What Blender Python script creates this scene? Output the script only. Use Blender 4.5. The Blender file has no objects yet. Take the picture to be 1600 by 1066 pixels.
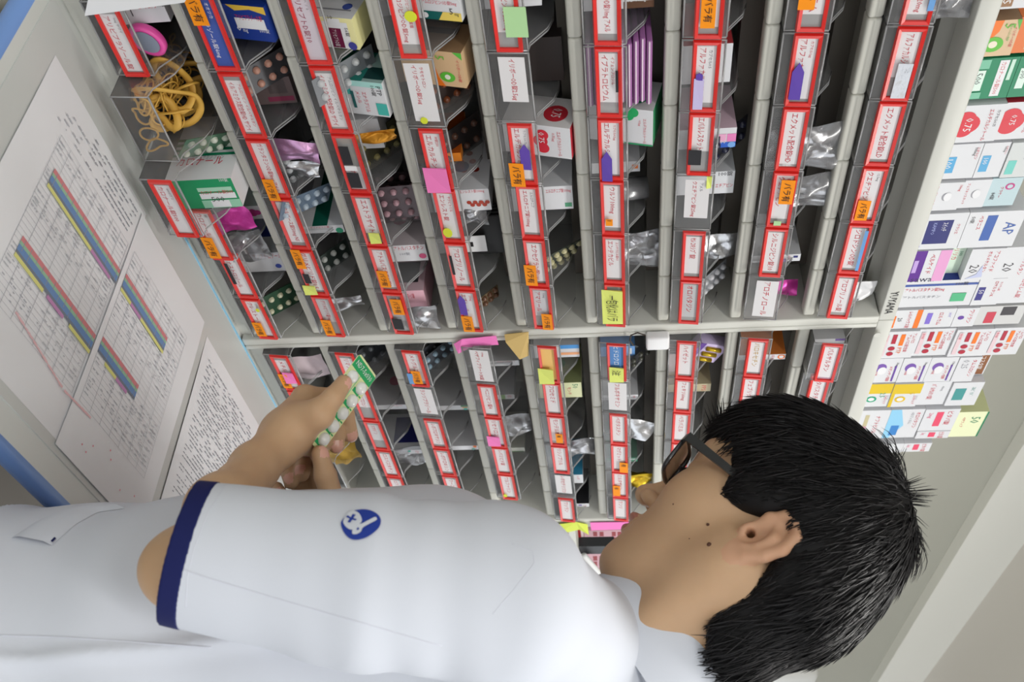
import bpy, bmesh, math, random
import numpy as np
from mathutils import Vector, Matrix
random.seed(7); rng = np.random.default_rng(7)
SC = bpy.context.scene
COL = SC.collection
# ------------------------------------------------------------------ camera
F_PX = 1494.367                       # focal length in pixels of the 1600x1066 frame
ZO = 1.355                            # eye level of the photographer
CAM = np.array([-.9797, -.7822, ZO - .0057])
RV = np.array([[0.60559000, -0.79500914, -0.03494601], [0.10283906, 0.03463944, 0.99409468], [0.78910385, 0.60560761, -0.10273529]])               # rows: up-turned right, up, forward
cd = bpy.data.cameras.new('camera'); cam = bpy.data.objects.new('camera', cd); COL.objects.link(cam)
cd.sensor_fit = 'HORIZONTAL'; cd.sensor_width = 36.0; cd.lens = F_PX/1600*36
cd.clip_start = .02
cam.matrix_world = Matrix(((RV[1][0], -RV[0][0], -RV[2][0], CAM[0]), (RV[1][1], -RV[0][1], -RV[2][1], CAM[1]),
                           (RV[1][2], -RV[0][2], -RV[2][2], CAM[2]), (0, 0, 0, 1)))
cd.dof.use_dof = True; cd.dof.focus_distance = 1.05; cd.dof.aperture_fstop = 11
SC.camera = cam
# ------------------------------------------------------------------ world, lamps, exposure
W = bpy.data.worlds.new('world'); SC.world = W; W.use_nodes = True
bgn = W.node_tree.nodes['Background']; bgn.inputs[0].default_value = (.93, .97, 1.0, 1); bgn.inputs[1].default_value = 1.0
_nt = W.node_tree; _tc = _nt.nodes.new('ShaderNodeTexCoord'); _sp = _nt.nodes.new('ShaderNodeSeparateXYZ'); _mr = _nt.nodes.new('ShaderNodeMapRange')   # overcast daylight: brighter overhead than below
_mr.inputs['From Min'].default_value = -.45; _mr.inputs['From Max'].default_value = .35; _mr.inputs['To Min'].default_value = .50; _mr.inputs['To Max'].default_value = 2.05
_nt.links.new(_tc.outputs['Generated'], _sp.inputs[0]); _nt.links.new(_sp.outputs['Z'], _mr.inputs['Value']); _nt.links.new(_mr.outputs[0], bgn.inputs[1])
def area(name, loc, target, sx, sy, power, colr):
    l = bpy.data.lights.new(name, 'AREA'); l.shape = 'RECTANGLE'; l.size = sx; l.size_y = sy; l.energy = power; l.color = colr
    o = bpy.data.objects.new(name, l); COL.objects.link(o); o.location = loc
    o.rotation_euler = (Vector(target) - Vector(loc)).to_track_quat('-Z', 'Y').to_euler(); return o
area('ceiling_lamp', (.35, -.85, 2.34), (.35, -.85, 0), 1.2, .14, 15, (1, .985, .95))
area('ceiling_lamp_far', (-1.5, -1.3, 2.34), (-1.5, -1.3, 0), 1.2, .14, 15, (1, .985, .95))
area('window_daylight', (-3.30, -.45, 1.55), (-.1, -.30, 1.25), 1.5, 1.2, 10, (.94, .97, 1.0))
SC.view_settings.view_transform = 'Standard'; SC.view_settings.look = 'None'; SC.view_settings.gamma = 1
SC.view_settings.exposure = 0.06
try: SC.view_settings.use_curve_mapping = False
except Exception: pass
SC.cycles.transparent_max_bounces = 32
SC.cycles.max_bounces = 10
# ------------------------------------------------------------------ pixel -> place
def ray(x, y): return np.array([(y-533)/F_PX, (x-800)/F_PX, 1.0]) @ RV
def on_y(x, y, Y): r = ray(x, y); return CAM + r*((Y-CAM[1])/r[1])
def on_z(x, y, Z): r = ray(x, y); return CAM + r*((Z-CAM[2])/r[2])
def at(x, y, d): return CAM + ray(x, y)*d
def cvec(r, u, fw): return r*RV[0] + u*RV[1] + fw*RV[2]
# ------------------------------------------------------------------ materials
def lin(c):
    c = c/255.0
    return c/12.92 if c <= .04045 else ((c+.055)/1.055)**2.4
def rgb(*c): return (lin(c[0]), lin(c[1]), lin(c[2]), 1)
MATS = {}
def M(c, rough=.5, spec=.4, name=None, metal=0, bump=0, bscale=200, sheen=0, coat=0, noise=0, nscale=30, sss=0):
    key = (c, rough, spec, metal, bump, bscale, noise, nscale, coat, sss)
    if key in MATS: return MATS[key]
    m = bpy.data.materials.new(name or 'paint_%d_%d_%d' % c); m.use_nodes = True
    nt = m.node_tree; b = nt.nodes['Principled BSDF']
    b.inputs['Base Color'].default_value = rgb(*c); b.inputs['Roughness'].default_value = rough
    b.inputs['Specular IOR Level'].default_value = spec; b.inputs['Metallic'].default_value = metal
    if coat: b.inputs['Coat Weight'].default_value = coat; b.inputs['Coat Roughness'].default_value = .1
    if sss:
        b.inputs['Subsurface Weight'].default_value = sss; b.inputs['Subsurface Radius'].default_value = (.010, .004, .002); b.inputs['Subsurface Scale'].default_value = .6
    if bump or noise:
        tc = nt.nodes.new('ShaderNodeTexCoord'); n = nt.nodes.new('ShaderNodeTexNoise')
        n.inputs['Scale'].default_value = bscale if bump else nscale; n.inputs['Detail'].default_value = 4
        nt.links.new(tc.outputs['Object'], n.inputs['Vector'])
        if bump:
            bn = nt.nodes.new('ShaderNodeBump'); bn.inputs['Strength'].default_value = bump; bn.inputs['Distance'].default_value = .002
            nt.links.new(n.outputs['Fac'], bn.inputs['Height']); nt.links.new(bn.outputs['Normal'], b.inputs['Normal'])
        if noise:
            n2 = nt.nodes.new('ShaderNodeTexNoise'); n2.inputs['Scale'].default_value = nscale; n2.inputs['Detail'].default_value = 3
            nt.links.new(tc.outputs['Object'], n2.inputs['Vector'])
            mx = nt.nodes.new('ShaderNodeMix'); mx.data_type = 'RGBA'
            a = rgb(*c); mx.inputs['A'].default_value = tuple(v*(1-noise) for v in a[:3])+(1,); mx.inputs['B'].default_value = tuple(min(1, v*(1+noise)) for v in a[:3])+(1,)
            nt.links.new(n2.outputs['Fac'], mx.inputs['Factor']); nt.links.new(mx.outputs['Result'], b.inputs['Base Color'])
    MATS[key] = m; return m
def clear(name, tint, gloss, body, bodyc, rough=.08):
    m = bpy.data.materials.new(name); m.use_nodes = True; nt = m.node_tree; nt.nodes.clear()
    out = nt.nodes.new('ShaderNodeOutputMaterial'); tr = nt.nodes.new('ShaderNodeBsdfTransparent'); tr.inputs[0].default_value = tint
    gl = nt.nodes.new('ShaderNodeBsdfGlossy'); gl.inputs['Roughness'].default_value = rough
    df = nt.nodes.new('ShaderNodeBsdfDiffuse'); df.inputs[0].default_value = bodyc
    lw = nt.nodes.new('ShaderNodeLayerWeight'); lw.inputs[0].default_value = gloss
    m1 = nt.nodes.new('ShaderNodeMixShader'); m1.inputs[0].default_value = body
    m2 = nt.nodes.new('ShaderNodeMixShader')
    nt.links.new(tr.outputs[0], m1.inputs[1]); nt.links.new(df.outputs[0], m1.inputs[2])
    nt.links.new(lw.outputs['Fresnel'], m2.inputs[0]); nt.links.new(m1.outputs[0], m2.inputs[1]); nt.links.new(gl.outputs[0], m2.inputs[2])
    nt.links.new(m2.outputs[0], out.inputs[0]); return m
PLASTIC = clear('clear_plastic', (.975, .975, .975, 1), .13, .055, (.85, .85, .86, 1))
RIM = clear('clear_plastic_edge', (.80, .80, .81, 1), .35, .35, (.86, .86, .87, 1), .12)
BAG = clear('clear_bag_film', (.86, .86, .88, 1), .45, .16, (.8, .8, .84, 1), .2)
LENS = clear('spectacle_lens', (.93, .93, .92, 1), .25, .03, (.5, .5, .5, 1), .03)
WINDOWF = clear('label_window', (.94, .94, .94, 1), .12, .03, (.8, .8, .8, 1), .12)
RED = M((222, 44, 38), .32, .5, 'red_plastic', coat=.3)
STEEL = M((206, 206, 199), .42, .45, 'beige_enamel_steel', bump=.02, bscale=500)
BARM = M((198, 197, 188), .45, .4, 'shelf_lip_plastic', noise=.05, nscale=14)
INNER = M((146, 144, 137), .55, .3, 'inner_grey_panel')
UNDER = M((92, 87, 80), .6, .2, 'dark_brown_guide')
DARK = M((38, 37, 38), .5, .3, 'dark_plastic')
CARD = M((222, 220, 222), .7, .2, 'label_card')
PAPER = M((226, 227, 230), .8, .15, 'white_paper', bump=.05, bscale=12)
ORANGE = M((247, 148, 24), .6, .2, 'orange_sticker')
TRED = M((196, 44, 62), .6, .2, 'red_print'); TBLK = M((40, 38, 42), .6, .2, 'black_print'); TGRY = M((120, 120, 128), .6, .2, 'grey_print')
FOIL = M((205, 206, 210), .28, .6, 'aluminium_foil', metal=.9, bump=.5, bscale=120)
SILV = M((150, 152, 158), .3, .6, 'blister_foil', metal=.75)
WHITEB = M((236, 236, 238), .5, .3, 'white_carton')
# ------------------------------------------------------------------ mesh builder
TXT = {}
def text_geo(s):
    if s in TXT: return TXT[s]
    c = bpy.data.curves.new('t', 'FONT'); c.body = s; c.resolution_u = 1
    o = bpy.data.objects.new('t', c); me = bpy.data.meshes.new_from_object(o)
    v = np.array([p.co[:] for p in me.vertices]).reshape(-1, 3)[:, :2]; fs = [tuple(p.vertices) for p in me.polygons]
    bpy.data.objects.remove(o); bpy.data.curves.remove(c); bpy.data.meshes.remove(me)
    if len(v): v = v - v.min(0); 
    w, h = (v.max(0) if len(v) else (1, 1)); TXT[s] = (v, fs, max(w, 1e-3), max(h, 1e-3)); return TXT[s]
class MB:
    def __init__(s): s.v = []; s.f = []; s.m = []; s.mats = []; s.sm = []
    def mi(s, m):
        if m not in s.mats: s.mats.append(m)
        return s.mats.index(m)
    def add(s, vs, fs, m, smooth=False):
        o = len(s.v); s.v += [tuple(map(float, p)) for p in vs]; k = s.mi(m)
        for f in fs: s.f.append(tuple(i+o for i in f)); s.m.append(k); s.sm.append(smooth)
    def box(s, a, b, m, b6=None):
        x0, y0, z0 = a; x1, y1, z1 = b
        v = [(x0,y0,z0),(x1,y0,z0),(x1,y1,z0),(x0,y1,z0),(x0,y0,z1),(x1,y0,z1),(x1,y1,z1),(x0,y1,z1)]
        fs = [(0,3,2,1),(4,5,6,7),(0,1,5,4),(1,2,6,5),(2,3,7,6),(3,0,4,7)]
        if b6 is None: s.add(v, fs, m)
        else:                                     # bottom, top, front, right, back, left materials
            o = len(s.v); s.v += [tuple(map(float, p)) for p in v]
            for f, mm in zip(fs, b6): s.f.append(tuple(i+o for i in f)); s.m.append(s.mi(mm)); s.sm.append(False)
    def rbox(s, a, b, m, r=.002, seg=2):
        bm = bmesh.new(); bmesh.ops.create_cube(bm, size=1)
        for v in bm.verts: v.co = Vector([(a[i]+b[i])/2 + v.co[i]*(b[i]-a[i]) for i in range(3)])
        bmesh.ops.bevel(bm, geom=bm.edges[:], offset=r, segments=seg, affect='EDGES', profile=.5)
        s.bm(bm, m, True)
    def bm(s, bm, m, smooth=False):
        bm.verts.index_update(); s.add([v.co[:] for v in bm.verts], [[v.index for v in f.verts] for f in bm.faces], m, smooth); bm.free()
    def quad(s, p, m): s.add(p, [(0,1,2,3)], m)
    def tube(s, pts, r, m, n=6, closed=False, flat=None):
        pts = np.asarray(pts, float); k = len(pts); rr = np.full(k, r) if np.isscalar(r) else np.asarray(r, float)
        t = np.gradient(pts, axis=0)
        if closed: t = np.roll(pts, -1, 0)-np.roll(pts, 1, 0)
        t /= np.linalg.norm(t, axis=1)[:, None]+1e-12
        up = np.array([0, 0, 1.0]) if abs(t[0][2]) < .9 else np.array([1.0, 0, 0])
        a = np.cross(t[0], up); a /= np.linalg.norm(a); V = []
        for i in range(k):
            a = a - t[i]*(a@t[i]); a /= np.linalg.norm(a)+1e-12; b = np.cross(t[i], a)
            for j in range(n):
                th = 2*math.pi*j/n; fx = flat if flat else 1
                V.append(pts[i]+rr[i]*(a*math.cos(th)*fx+b*math.sin(th)))
        fs = []
        for i in range(k if closed else k-1):
            for j in range(n):
                i2 = (i+1) % k; fs.append((i*n+j, i*n+(j+1) % n, i2*n+(j+1) % n, i2*n+j))
        if not closed: fs += [tuple(range(n-1, -1, -1)), tuple((k-1)*n+j for j in range(n))]
        s.add(V, fs, m, True)
    def prism(s, poly, z0, z1, m, smooth=False, M4=None):   # polygon in xy pulled up along z, placed by M4
        n = len(poly); V = [(p[0], p[1], z0) for p in poly]+[(p[0], p[1], z1) for p in poly]
        if M4 is not None: V = [tuple(M4 @ Vector(p)) for p in V]
        s.add(V, [tuple(range(n-1, -1, -1)), tuple(range(n, 2*n))]+[(i, (i+1) % n, n+(i+1) % n, n+i) for i in range(n)], m, smooth)
    def text(s, t, o, ex, ey, h, m, maxw=None, center=False):
        v, fs, w, hh = text_geo(t)
        if not len(v): return
        k = h/hh; kx = k if not maxw or w*k <= maxw else maxw/w
        o = np.asarray(o, float); ex = np.asarray(ex, float); ey = np.asarray(ey, float)
        sh = w*kx/2 if center else 0
        s.add([o+ex*(p[0]*kx-sh)+ey*(p[1]*k) for p in v], fs, m)
    def build(s, name, parent=None, loc=None, struct=False):
        me = bpy.data.meshes.new(name); me.from_pydata(s.v, [], s.f)
        for m in s.mats: me.materials.append(m)
        me.polygons.foreach_set('material_index', s.m); me.polygons.foreach_set('use_smooth', s.sm); me.update()
        o = bpy.data.objects.new(name, me); COL.objects.link(o)
        if loc is not None: o.location = loc
        if parent: o.parent = parent
        if struct: o['kind'] = 'structure'
        return o
def thing(name, label, cat, loc=(0, 0, 0), group=None, mesh=None):
    o = mesh if mesh is not None else bpy.data.objects.new(name, None)
    if mesh is None: COL.objects.link(o); o.empty_display_size = .02; o.location = loc
    o['label'] = label; o['category'] = cat
    if group: o['group'] = group
    return o
def bx(name, a, b, m, parent=None, struct=False, r=0):
    k = MB(); (k.rbox(a, b, m, r) if r else k.box(a, b, m)); return k.build(name, parent, None, struct)
# ------------------------------------------------------------------ the room
DZ = .850                              # worktop height
bx('floor', (-3.4, -3.6, -.05), (4.2, .45, 0), M((176, 172, 164), .45, .4, 'vinyl_floor', noise=.06, nscale=3), struct=True)
bx('wall_back', (-3.4, .36, 0), (4.2, .45, 2.6), M((192, 191, 180), .85, .2, 'grey_wall_paint', bump=.05, bscale=300), struct=True)
bx('ceiling', (-3.4, -3.6, 2.372), (4.2, .36, 2.45), M((232, 227, 220), .9, .2, 'ceiling_board', bump=.06, bscale=200), struct=True)
bx('wall_left', (-3.5, -3.6, 0), (-3.4, .45, 2.6), M((205, 204, 198), .85, .2, 'side_wall_paint'), struct=True)
bx('trim_1', (-3.4, .322, 2.222), (4.2, .36, 2.372), M((250, 249, 242), .7, .25, 'cream_cornice'), struct=True)
k = MB()
for a_, b_ in (((-3.40, -1.25, .90), (-3.36, -1.19, 2.2)), ((-3.40, .29, .90), (-3.36, .35, 2.2)), ((-3.40, -1.19, .90), (-3.36, .29, .96)), ((-3.40, -1.19, 2.14), (-3.36, .29, 2.2)), ((-3.40, -.48, .96), (-3.37, -.42, 2.14))): k.box(a_, b_, M((230, 230, 228), .4, .4, 'window_frame_white'))
k.box((-3.398, -1.19, .96), (-3.39, .29, 2.14), M((214, 226, 236), .1, .6, 'window_glass')); k.build('window_1', struct=True)
# white appliance hung on the back wall beyond the cabinet
k = MB(); k.rbox((1.95, .17, 1.66), (2.7, .36, 1.93), M((232, 232, 230), .4, .4, 'appliance_white'), .02, 3)
ap = thing('wall_unit', 'white wall mounted appliance on the grey wall behind the man\'s nape', 'appliance', mesh=k.build('wall_unit'))
k = MB()
for i in range(5): k.box((2.0, .166, 1.70+i*.02), (2.65, .171, 1.71+i*.02), DARK)
k.build('louvre', ap)
# ------------------------------------------------------------------ worktop
desk = thing('worktop', 'grey white worktop with light blue rounded edge under the medicine cabinet', 'worktop')
bx('tabletop', (-.535, -.383, DZ-.021), (1.25, .33, DZ), M((206, 209, 206), .4, .4, 'grey_white_laminate', noise=.02, nscale=9), desk)
BLUE = M((120, 158, 222), .4, .4, 'light_blue_edging')
k = MB()
def halfround(p, q, out, m):
    p = np.array(p); q = np.array(q); out = np.array(out); V = []; n = 9
    for e in (p, q):
        for i in range(n):
            a = -math.pi/2+math.pi*i/(n-1); V.append(e+out*math.cos(a)*.0105+np.array([0, 0, 1])*(math.sin(a)*.0105))
    k.add(V, [(i, i+1, n+i+1, n+i) for i in range(n-1)]+[tuple(range(n)), tuple(range(2*n-1, n-1, -1))], m, True)
halfround((-.537, -.383, DZ-.0105), (1.25, -.383, DZ-.0105), (0, -1, 0), BLUE)
halfround((-.535, .33, DZ-.0105), (-.535, -.385, DZ-.0105), (-1, 0, 0), BLUE)
k.build('edging', desk)
bx('base_cabinet', (-.30, -.25, .06), (1.22, .33, DZ-.021), M((118, 112, 106), .5, .3, 'base_unit_grey'), desk)
bx('plinth', (-.28, -.20, 0), (1.2, .32, .06), M((60, 58, 57), .6, .3, 'plinth_dark'), desk)
mat_ = thing('desk_mat', 'translucent grey desk mat covering the worktop beneath the paper chart', 'mat',
    mesh=bx('desk_mat', (-.522, -.358, DZ), (1.1, -.012, DZ+.0012), M((199, 202, 200), .28, .4, 'desk_mat_vinyl', noise=.03, nscale=7)))
bl = MB(); bl.box((-.26, -.0125, DZ+.0012), (1.1, -.0095, DZ+.0022), M((150, 205, 235), .5, .3, 'pale_blue_line')); bl.build('blue_edge_line', mat_)
# ------------------------------------------------------------------ papers on the worktop
PZ = DZ+.0014
def pz(x, y, z): return on_z(x, y, z)
def sheet(name, label, x0, x1, y0, y1, z, rot=0):
    k = MB(); nx = 14; ny = 14; V = []
    for j in range(ny+1):
        for i in range(nx+1):
            u = i/nx; v = j/ny; V.append((x0+(x1-x0)*u, y0+(y1-y0)*v, z+.0007*(1+math.sin(5*u+3*v))*min(1, 6*min(v, 1-v)+.0)))
    k.add(V, [(j*(nx+1)+i, j*(nx+1)+i+1, (j+1)*(nx+1)+i+1, (j+1)*(nx+1)+i) for j in range(ny) for i in range(nx)], PAPER, True)
    k.add([(p[0], p[1], p[2]-.0004) for p in V], [((j+1)*(nx+1)+i, (j+1)*(nx+1)+i+1, j*(nx+1)+i+1, j*(nx+1)+i) for j in range(ny) for i in range(nx)], PAPER, True)
    return thing(name, label, 'paper', group='paper sheets on the worktop', mesh=k.build(name))
GRID = M((186, 188, 194), .8, .1, 'pale_grid_ink'); INK = M((150, 152, 160), .8, .1, 'faded_ink'); PINKM = M((226, 140, 152), .8, .1, 'pink_marker'); PINKF = M((226, 186, 190), .8, .1, 'faint_pink_marker')
def printing(parent, draw, name='printing'):
    k = MB(); draw(k); o = k.build(name, parent); return o
def bar(k, x0, x1, y0, y1, z, m): k.quad([(x0, y0, z), (x1, y0, z), (x1, y1, z), (x0, y1, z)], m)
R1 = random.Random(3)
def scribble(k, x0, x1, y0, y1, z, rows, m, dens=.75, th=.35):
    dy = (y1-y0)/rows
    for r in range(rows):
        x = x0; y = y0+dy*(r+.3)
        while x < x1-.002:
            w = R1.uniform(.0015, .009)
            if R1.random() < dens: bar(k, x, min(x+w, x1), y, y+dy*th, z, m)
            x += w+R1.uniform(.0008, .0025)
CB = dict(p=M((206, 132, 136), .8, .1, 'chart_rose'), g=M((150, 186, 160), .8, .1, 'chart_green'), b=M((112, 142, 186), .8, .1, 'chart_blue'), y=M((214, 212, 136), .8, .1, 'chart_yellow'),
          m=M((188, 138, 180), .8, .1, 'chart_mauve'), k=M((120, 128, 142), .8, .1, 'chart_slate'))
S1 = sheet('paper_chart', 'white printed chart with two striped colour bars, sheet nearer the blue worktop end', -.489, -.283, -.347, -.056, PZ)
S2 = sheet('paper_chart', 'white printed chart whose colour bars run on beside the typed page', -.292, -.104, -.352, -.064, PZ+.0016)
S3 = sheet('typed_page', 'white typed page of grey text lines close to the man\'s forearm', -.086, .125, -.36, -.072, PZ)
# band rows: measured on the sheet
def bands(k, xs, xe, ytop, z, segs):
    h = .0052
    for i, (c, hh) in enumerate((('p', 1), ('g', .7), ('b', 1.25), ('k', .6))):
        bar(k, xs, xe, ytop-hh*h, ytop, z, CB[c]); ytop -= hh*h
    for a, b, c in segs:
        bar(k, xs+(xe-xs)*a, xs+(xe-xs)*b, ytop-h*.8, ytop, z, CB[c])
    k2 = int((xe-xs)/.0105)
    for i in range(k2):
        x = xs+(xe-xs)*(i+.5)/k2; bar(k, x, x+.0008, ytop+h*R1.uniform(0, 2), ytop+h*3.3, z+.0001, INK)
def chart(k, x0, x1, z, left):
    for i in range(9 if left else 8):
        x = x0+(x1-x0)*i/(8 if left else 7); bar(k, x, x+.0006, -.300, -.112, z, GRID)
    for i in range(34): y = -.300+.188*i/33; bar(k, x0, x1, y, y+.00035, z, GRID)
    for i in range(9):
        for ya, yb in ((-.290, -.232), (-.205, -.152), (-.130, -.115)):
            xx = x0+(x1-x0)*(i+.15)/9; scribble(k, xx, xx+(x1-x0)/13, ya, yb, z+.0001, int((yb-ya)/.0042), GRID, .45, .3)
P1 = pz(88, 263, PZ+.003); P2 = pz(182, 405, PZ+.003); P3 = pz(38, 368, PZ+.003); P4 = pz(142, 503, PZ+.003)
Q1 = pz(187, 412, PZ+.004); Q2 = pz(261, 523, PZ+.004); Q3 = pz(150, 512, PZ+.004); Q4 = pz(216, 597, PZ+.004)
def d1(k):
    z = PZ+.0016; chart(k, P1[0]-.01, -.296, z, True)
    scribble(k, -.40, -.30, -.104, -.066, z, 6, INK, .7, .22)
    scribble(k, -.455, -.405, -.105, -.078, z, 4, GRID, .6, .25)
    streak(k, pz(26, 490, z), pz(94, 602, z), z)
    bands(k, P1[0], -.293, P1[1], z+.0003, [(.0, .62, 'y'), (.62, .92, 'm')]); bands(k, P3[0], -.293, P3[1], z+.0003, [(0, .35, 'y'), (.4, .62, 'm'), (.7, 1, 'y')])
def streak(k, a, b, z):
    for i in range(40):
        t = i/39; q = a*(1-t)+b*t; w = R1.uniform(.0004, .0022); bar(k, q[0]-w, q[0]+w+.001, q[1]-w*.6, q[1]+w*.6, z+.0002+i*.000012, PINKF)
def d2(k):
    z = PZ+.0032; chart(k, -.284, -.136, z, False)
    bands(k, -.284, Q2[0]+.004, (Q1[1]+Q2[1])/2, z+.0003, [(0, .22, 'y'), (.22, .45, 'm'), (.45, 1, 'y')])
    bands(k, -.284, Q4[0]+.004, (Q3[1]+Q4[1])/2, z+.0003, [(.2, .5, 'y'), (.5, .8, 'm')])
    streak(k, pz(102, 612, z), pz(140, 652, z), z)
    for i in range(9): x = R1.uniform(-.27, -.12); y = R1.uniform(-.34, -.30); bar(k, x, x+.0018, y, y+.0018, z+.0002, PINKM)
def d3(k): scribble(k, -.068, .105, -.345, -.092, PZ+.0016, 50, INK, .66, .26)
printing(S1, d1); printing(S2, d2); printing(S3, d3)
# ------------------------------------------------------------------ medicine cabinet
ZB = ZO-.4943; PIT = .09155; BARH = .0142; WT = .0845; NR = 9
XA = -.0117; XB = .0249
def zs(r): return ZB+r*PIT+BARH           # floor of shelf r
cab = thing('medicine_cabinet', 'pale grey steel medicine cabinet of nine bin shelves standing on the worktop', 'cabinet', (0, 0, DZ))
def cp(name, build):
    k = MB(); build(k); k.v = [(p[0], p[1], p[2]-DZ) for p in k.v]; return k.build(name, cab)
TOPZ = ZO+.3545
cp('base_plinth', lambda k: (k.box((-.545, .0, DZ), (.575, .26, zs(0)-.002), STEEL), k.rbox((-.545, -.006, zs(0)-.0045), (-.002, .012, zs(0)), M((206, 204, 197), .3, .5, 'lip_edge'), .0015), k.rbox((.026, -.006, zs(0)-.0045), (.56, .012, zs(0)), M((206, 204, 197), .3, .5, 'lip_edge'), .0015)))
cp('back_panel', lambda k: k.box((-.545, .255, DZ), (.575, .27, TOPZ), INNER))
cp('side_panel', lambda k: k.box((-.545, -.012, DZ), (-.522, .255, TOPZ-.021), STEEL))
cp('side_panel', lambda k: k.rbox((.545, -.012, DZ), (.575, .255, TOPZ-.021), STEEL, .003))
def divb(k):
    k.rbox((.003, -.010, DZ+.002), (.0165, .255, TOPZ-.021), STEEL, .002); k.rbox((.0175, -.010, DZ+.002), (.0255, .255, TOPZ-.021), STEEL, .002)
cp('divider_panel', divb)
def topb(k):
    k.rbox((-.546, -.006, TOPZ-.020), (.0155, .27, TOPZ), STEEL, .0015); k.rbox((.0165, -.006, TOPZ-.020), (.576, .27, TOPZ), STEEL, .0015)
    k.box((-.522, .03, TOPZ-.036), (.003, .05, TOPZ-.020), INNER); k.box((.0255, .03, TOPZ-.036), (.545, .05, TOPZ-.020), INNER)
cp('top_panel', topb)
def logo(k):
    p = on_y(1389, 457, -.007); k.text('YUYAMA', (p[0], -.0066, TOPZ-.0155), (1, 0, 0), (0, 0, 1), .0098, TBLK, .043)
cp('maker_lettering', logo)
def screw(k):
    for x, z in ((.0, TOPZ-.045),):
        p = on_y(1371, 523, -.011); k.prism([(math.cos(a)*.0045, math.sin(a)*.0045) for a in np.linspace(0, 6.283, 16, endpoint=False)], 0, .002, STEEL, M4=Matrix.Translation((p[0], -.010, p[2])) @ Matrix.Rotation(math.pi/2, 4, 'X'))
cp('screw_head', screw)
for r in range(1, NR):
    z = ZB+r*PIT
    for xa, xb in ((-.521, -.0005), (.0275, .536)):
        def bar_(k):
            n = 6; w = (xb-xa)/n
            for i in range(n): k.rbox((xa+i*w+.0001, -.007, z), (xa+(i+1)*w-.0001, .010, z+BARH), BARM, .0032 if i in (0, n-1) else .0032, 3)
        cp('shelf_lip', bar_)
        cp('shelf', lambda k: k.box((xa-.001, .009, z+.009), (xb+.003, .255, z+BARH), INNER))
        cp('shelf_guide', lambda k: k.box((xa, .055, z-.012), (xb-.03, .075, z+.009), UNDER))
# ------------------------------------------------------------------ clear bins
tw = WT-.0012
SIDE = [(.005, 0), (0, .0395), (.004, .0405), (.012, .0415), (.034, .058), (.05, .0635), (.17, .0655), (.185, .06), (.185, 0)]
def tray_shell():
    k = MB(); t = .0011
    for x in (0, tw-t):
        n = len(SIDE); V = [(x, p[0], p[1]) for p in SIDE]+[(x+t, p[0], p[1]) for p in SIDE]
        k.add(V, [tuple(range(n)), tuple(range(2*n-1, n-1, -1))], PLASTIC)
        k.add(V, [(i, n+i, n+(i+1) % n, (i+1) % n) for i in range(n-1)], RIM)
    k.box((t, .005, 0), (tw-t, .185, .0012), PLASTIC); k.box((t, .184, .0012), (tw-t, .185, .055), PLASTIC)
    V = [(t, .005, 0), (tw-t, .005, 0), (tw-t, 0, .0395), (t, 0, .0395)]; V += [(p[0], p[1]+.0013, p[2]) for p in V]
    k.add(V, [(0, 1, 2, 3), (7, 6, 5, 4)], PLASTIC); k.add(V, [(3, 2, 6, 7), (1, 0, 4, 5)], RIM)
    k.tube([(t, .0055, .0006), (tw-t, .0055, .0006)], .0009, RIM); k.tube([(t, .0012, .0398), (tw-t, .0012, .0398)], .0011, RIM)
    for x in (t, tw-t): k.tube([(x, .0045, .001), (x, .0006, .0395), (x, .012, .0412), (x, .034, .0578), (x, .05, .0632)], .0007, RIM)
    return k
FZ0, FZ1, FX0, FX1 = .0098, .0358, .0004, tw-.0004
def frame_mb():
    k = MB(); b = .0040; e = .0044; d = .0034
    def fy(z): return .005-.005*z/.0395
    o = [(FX0, FZ0), (FX1, FZ0), (FX1, FZ1), (FX0, FZ1)]; i_ = [(FX0+e, FZ0+b), (FX1-e, FZ0+b), (FX1-e, FZ1-b), (FX0+e, FZ1-b)]
    m_ = [(FX0+.001, FZ0+.001), (FX1-.001, FZ0+.001), (FX1-.001, FZ1-.001), (FX0+.001, FZ1-.001)]
    V = [(p[0], fy(p[1])-.0001, p[1]) for p in o]+[(p[0], fy(p[1])-d, p[1]) for p in m_]+[(p[0], fy(p[1])-d*.75, p[1]) for p in i_]+[(p[0], fy(p[1])-.0001, p[1]) for p in i_]
    fs = []
    for L in range(3):
        for q in range(4): fs.append((L*4+q, L*4+(q+1) % 4, L*4+4+(q+1) % 4, L*4+4+q))
    for q in range(4): fs.append((12+q, 12+(q+1) % 4, (q+1) % 4, q))
    k.add(V, fs, RED); return k
SHELL = FRAME = None
WINB = clear('frosted_backing', (.9, .9, .9, 1), .1, .6, (.52, .52, .52, 1), .3)
IX0, IX1, IZ0, IZ1 = FX0+.0046, FX1-.0046, FZ0+.0042, FZ1-.0042
def fyz(z): return .005-.005*z/.0395
ORD = ['lowest', 'second', 'third', 'fourth', 'fifth', 'sixth', 'seventh', 'eighth', 'topmost']
NTH = ['nearest the divider', 'second from divider', 'third from divider', 'fourth from divider', 'fifth from divider', 'sixth from divider']
def where(bay, r, c): return '%s, %s shelf, %s bay' % (NTH[5-c] if bay == 'A' else NTH[c], ORD[r], 'near' if bay == 'A' else 'far')
PULL = {}
def tray_x(bay, c): return (XA-WT*(6-c) if bay == 'A' else XB+WT*c)+.0006
def tray_y(bay, r, c): return -.0225-PULL.get((bay, r, c), 0)
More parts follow.
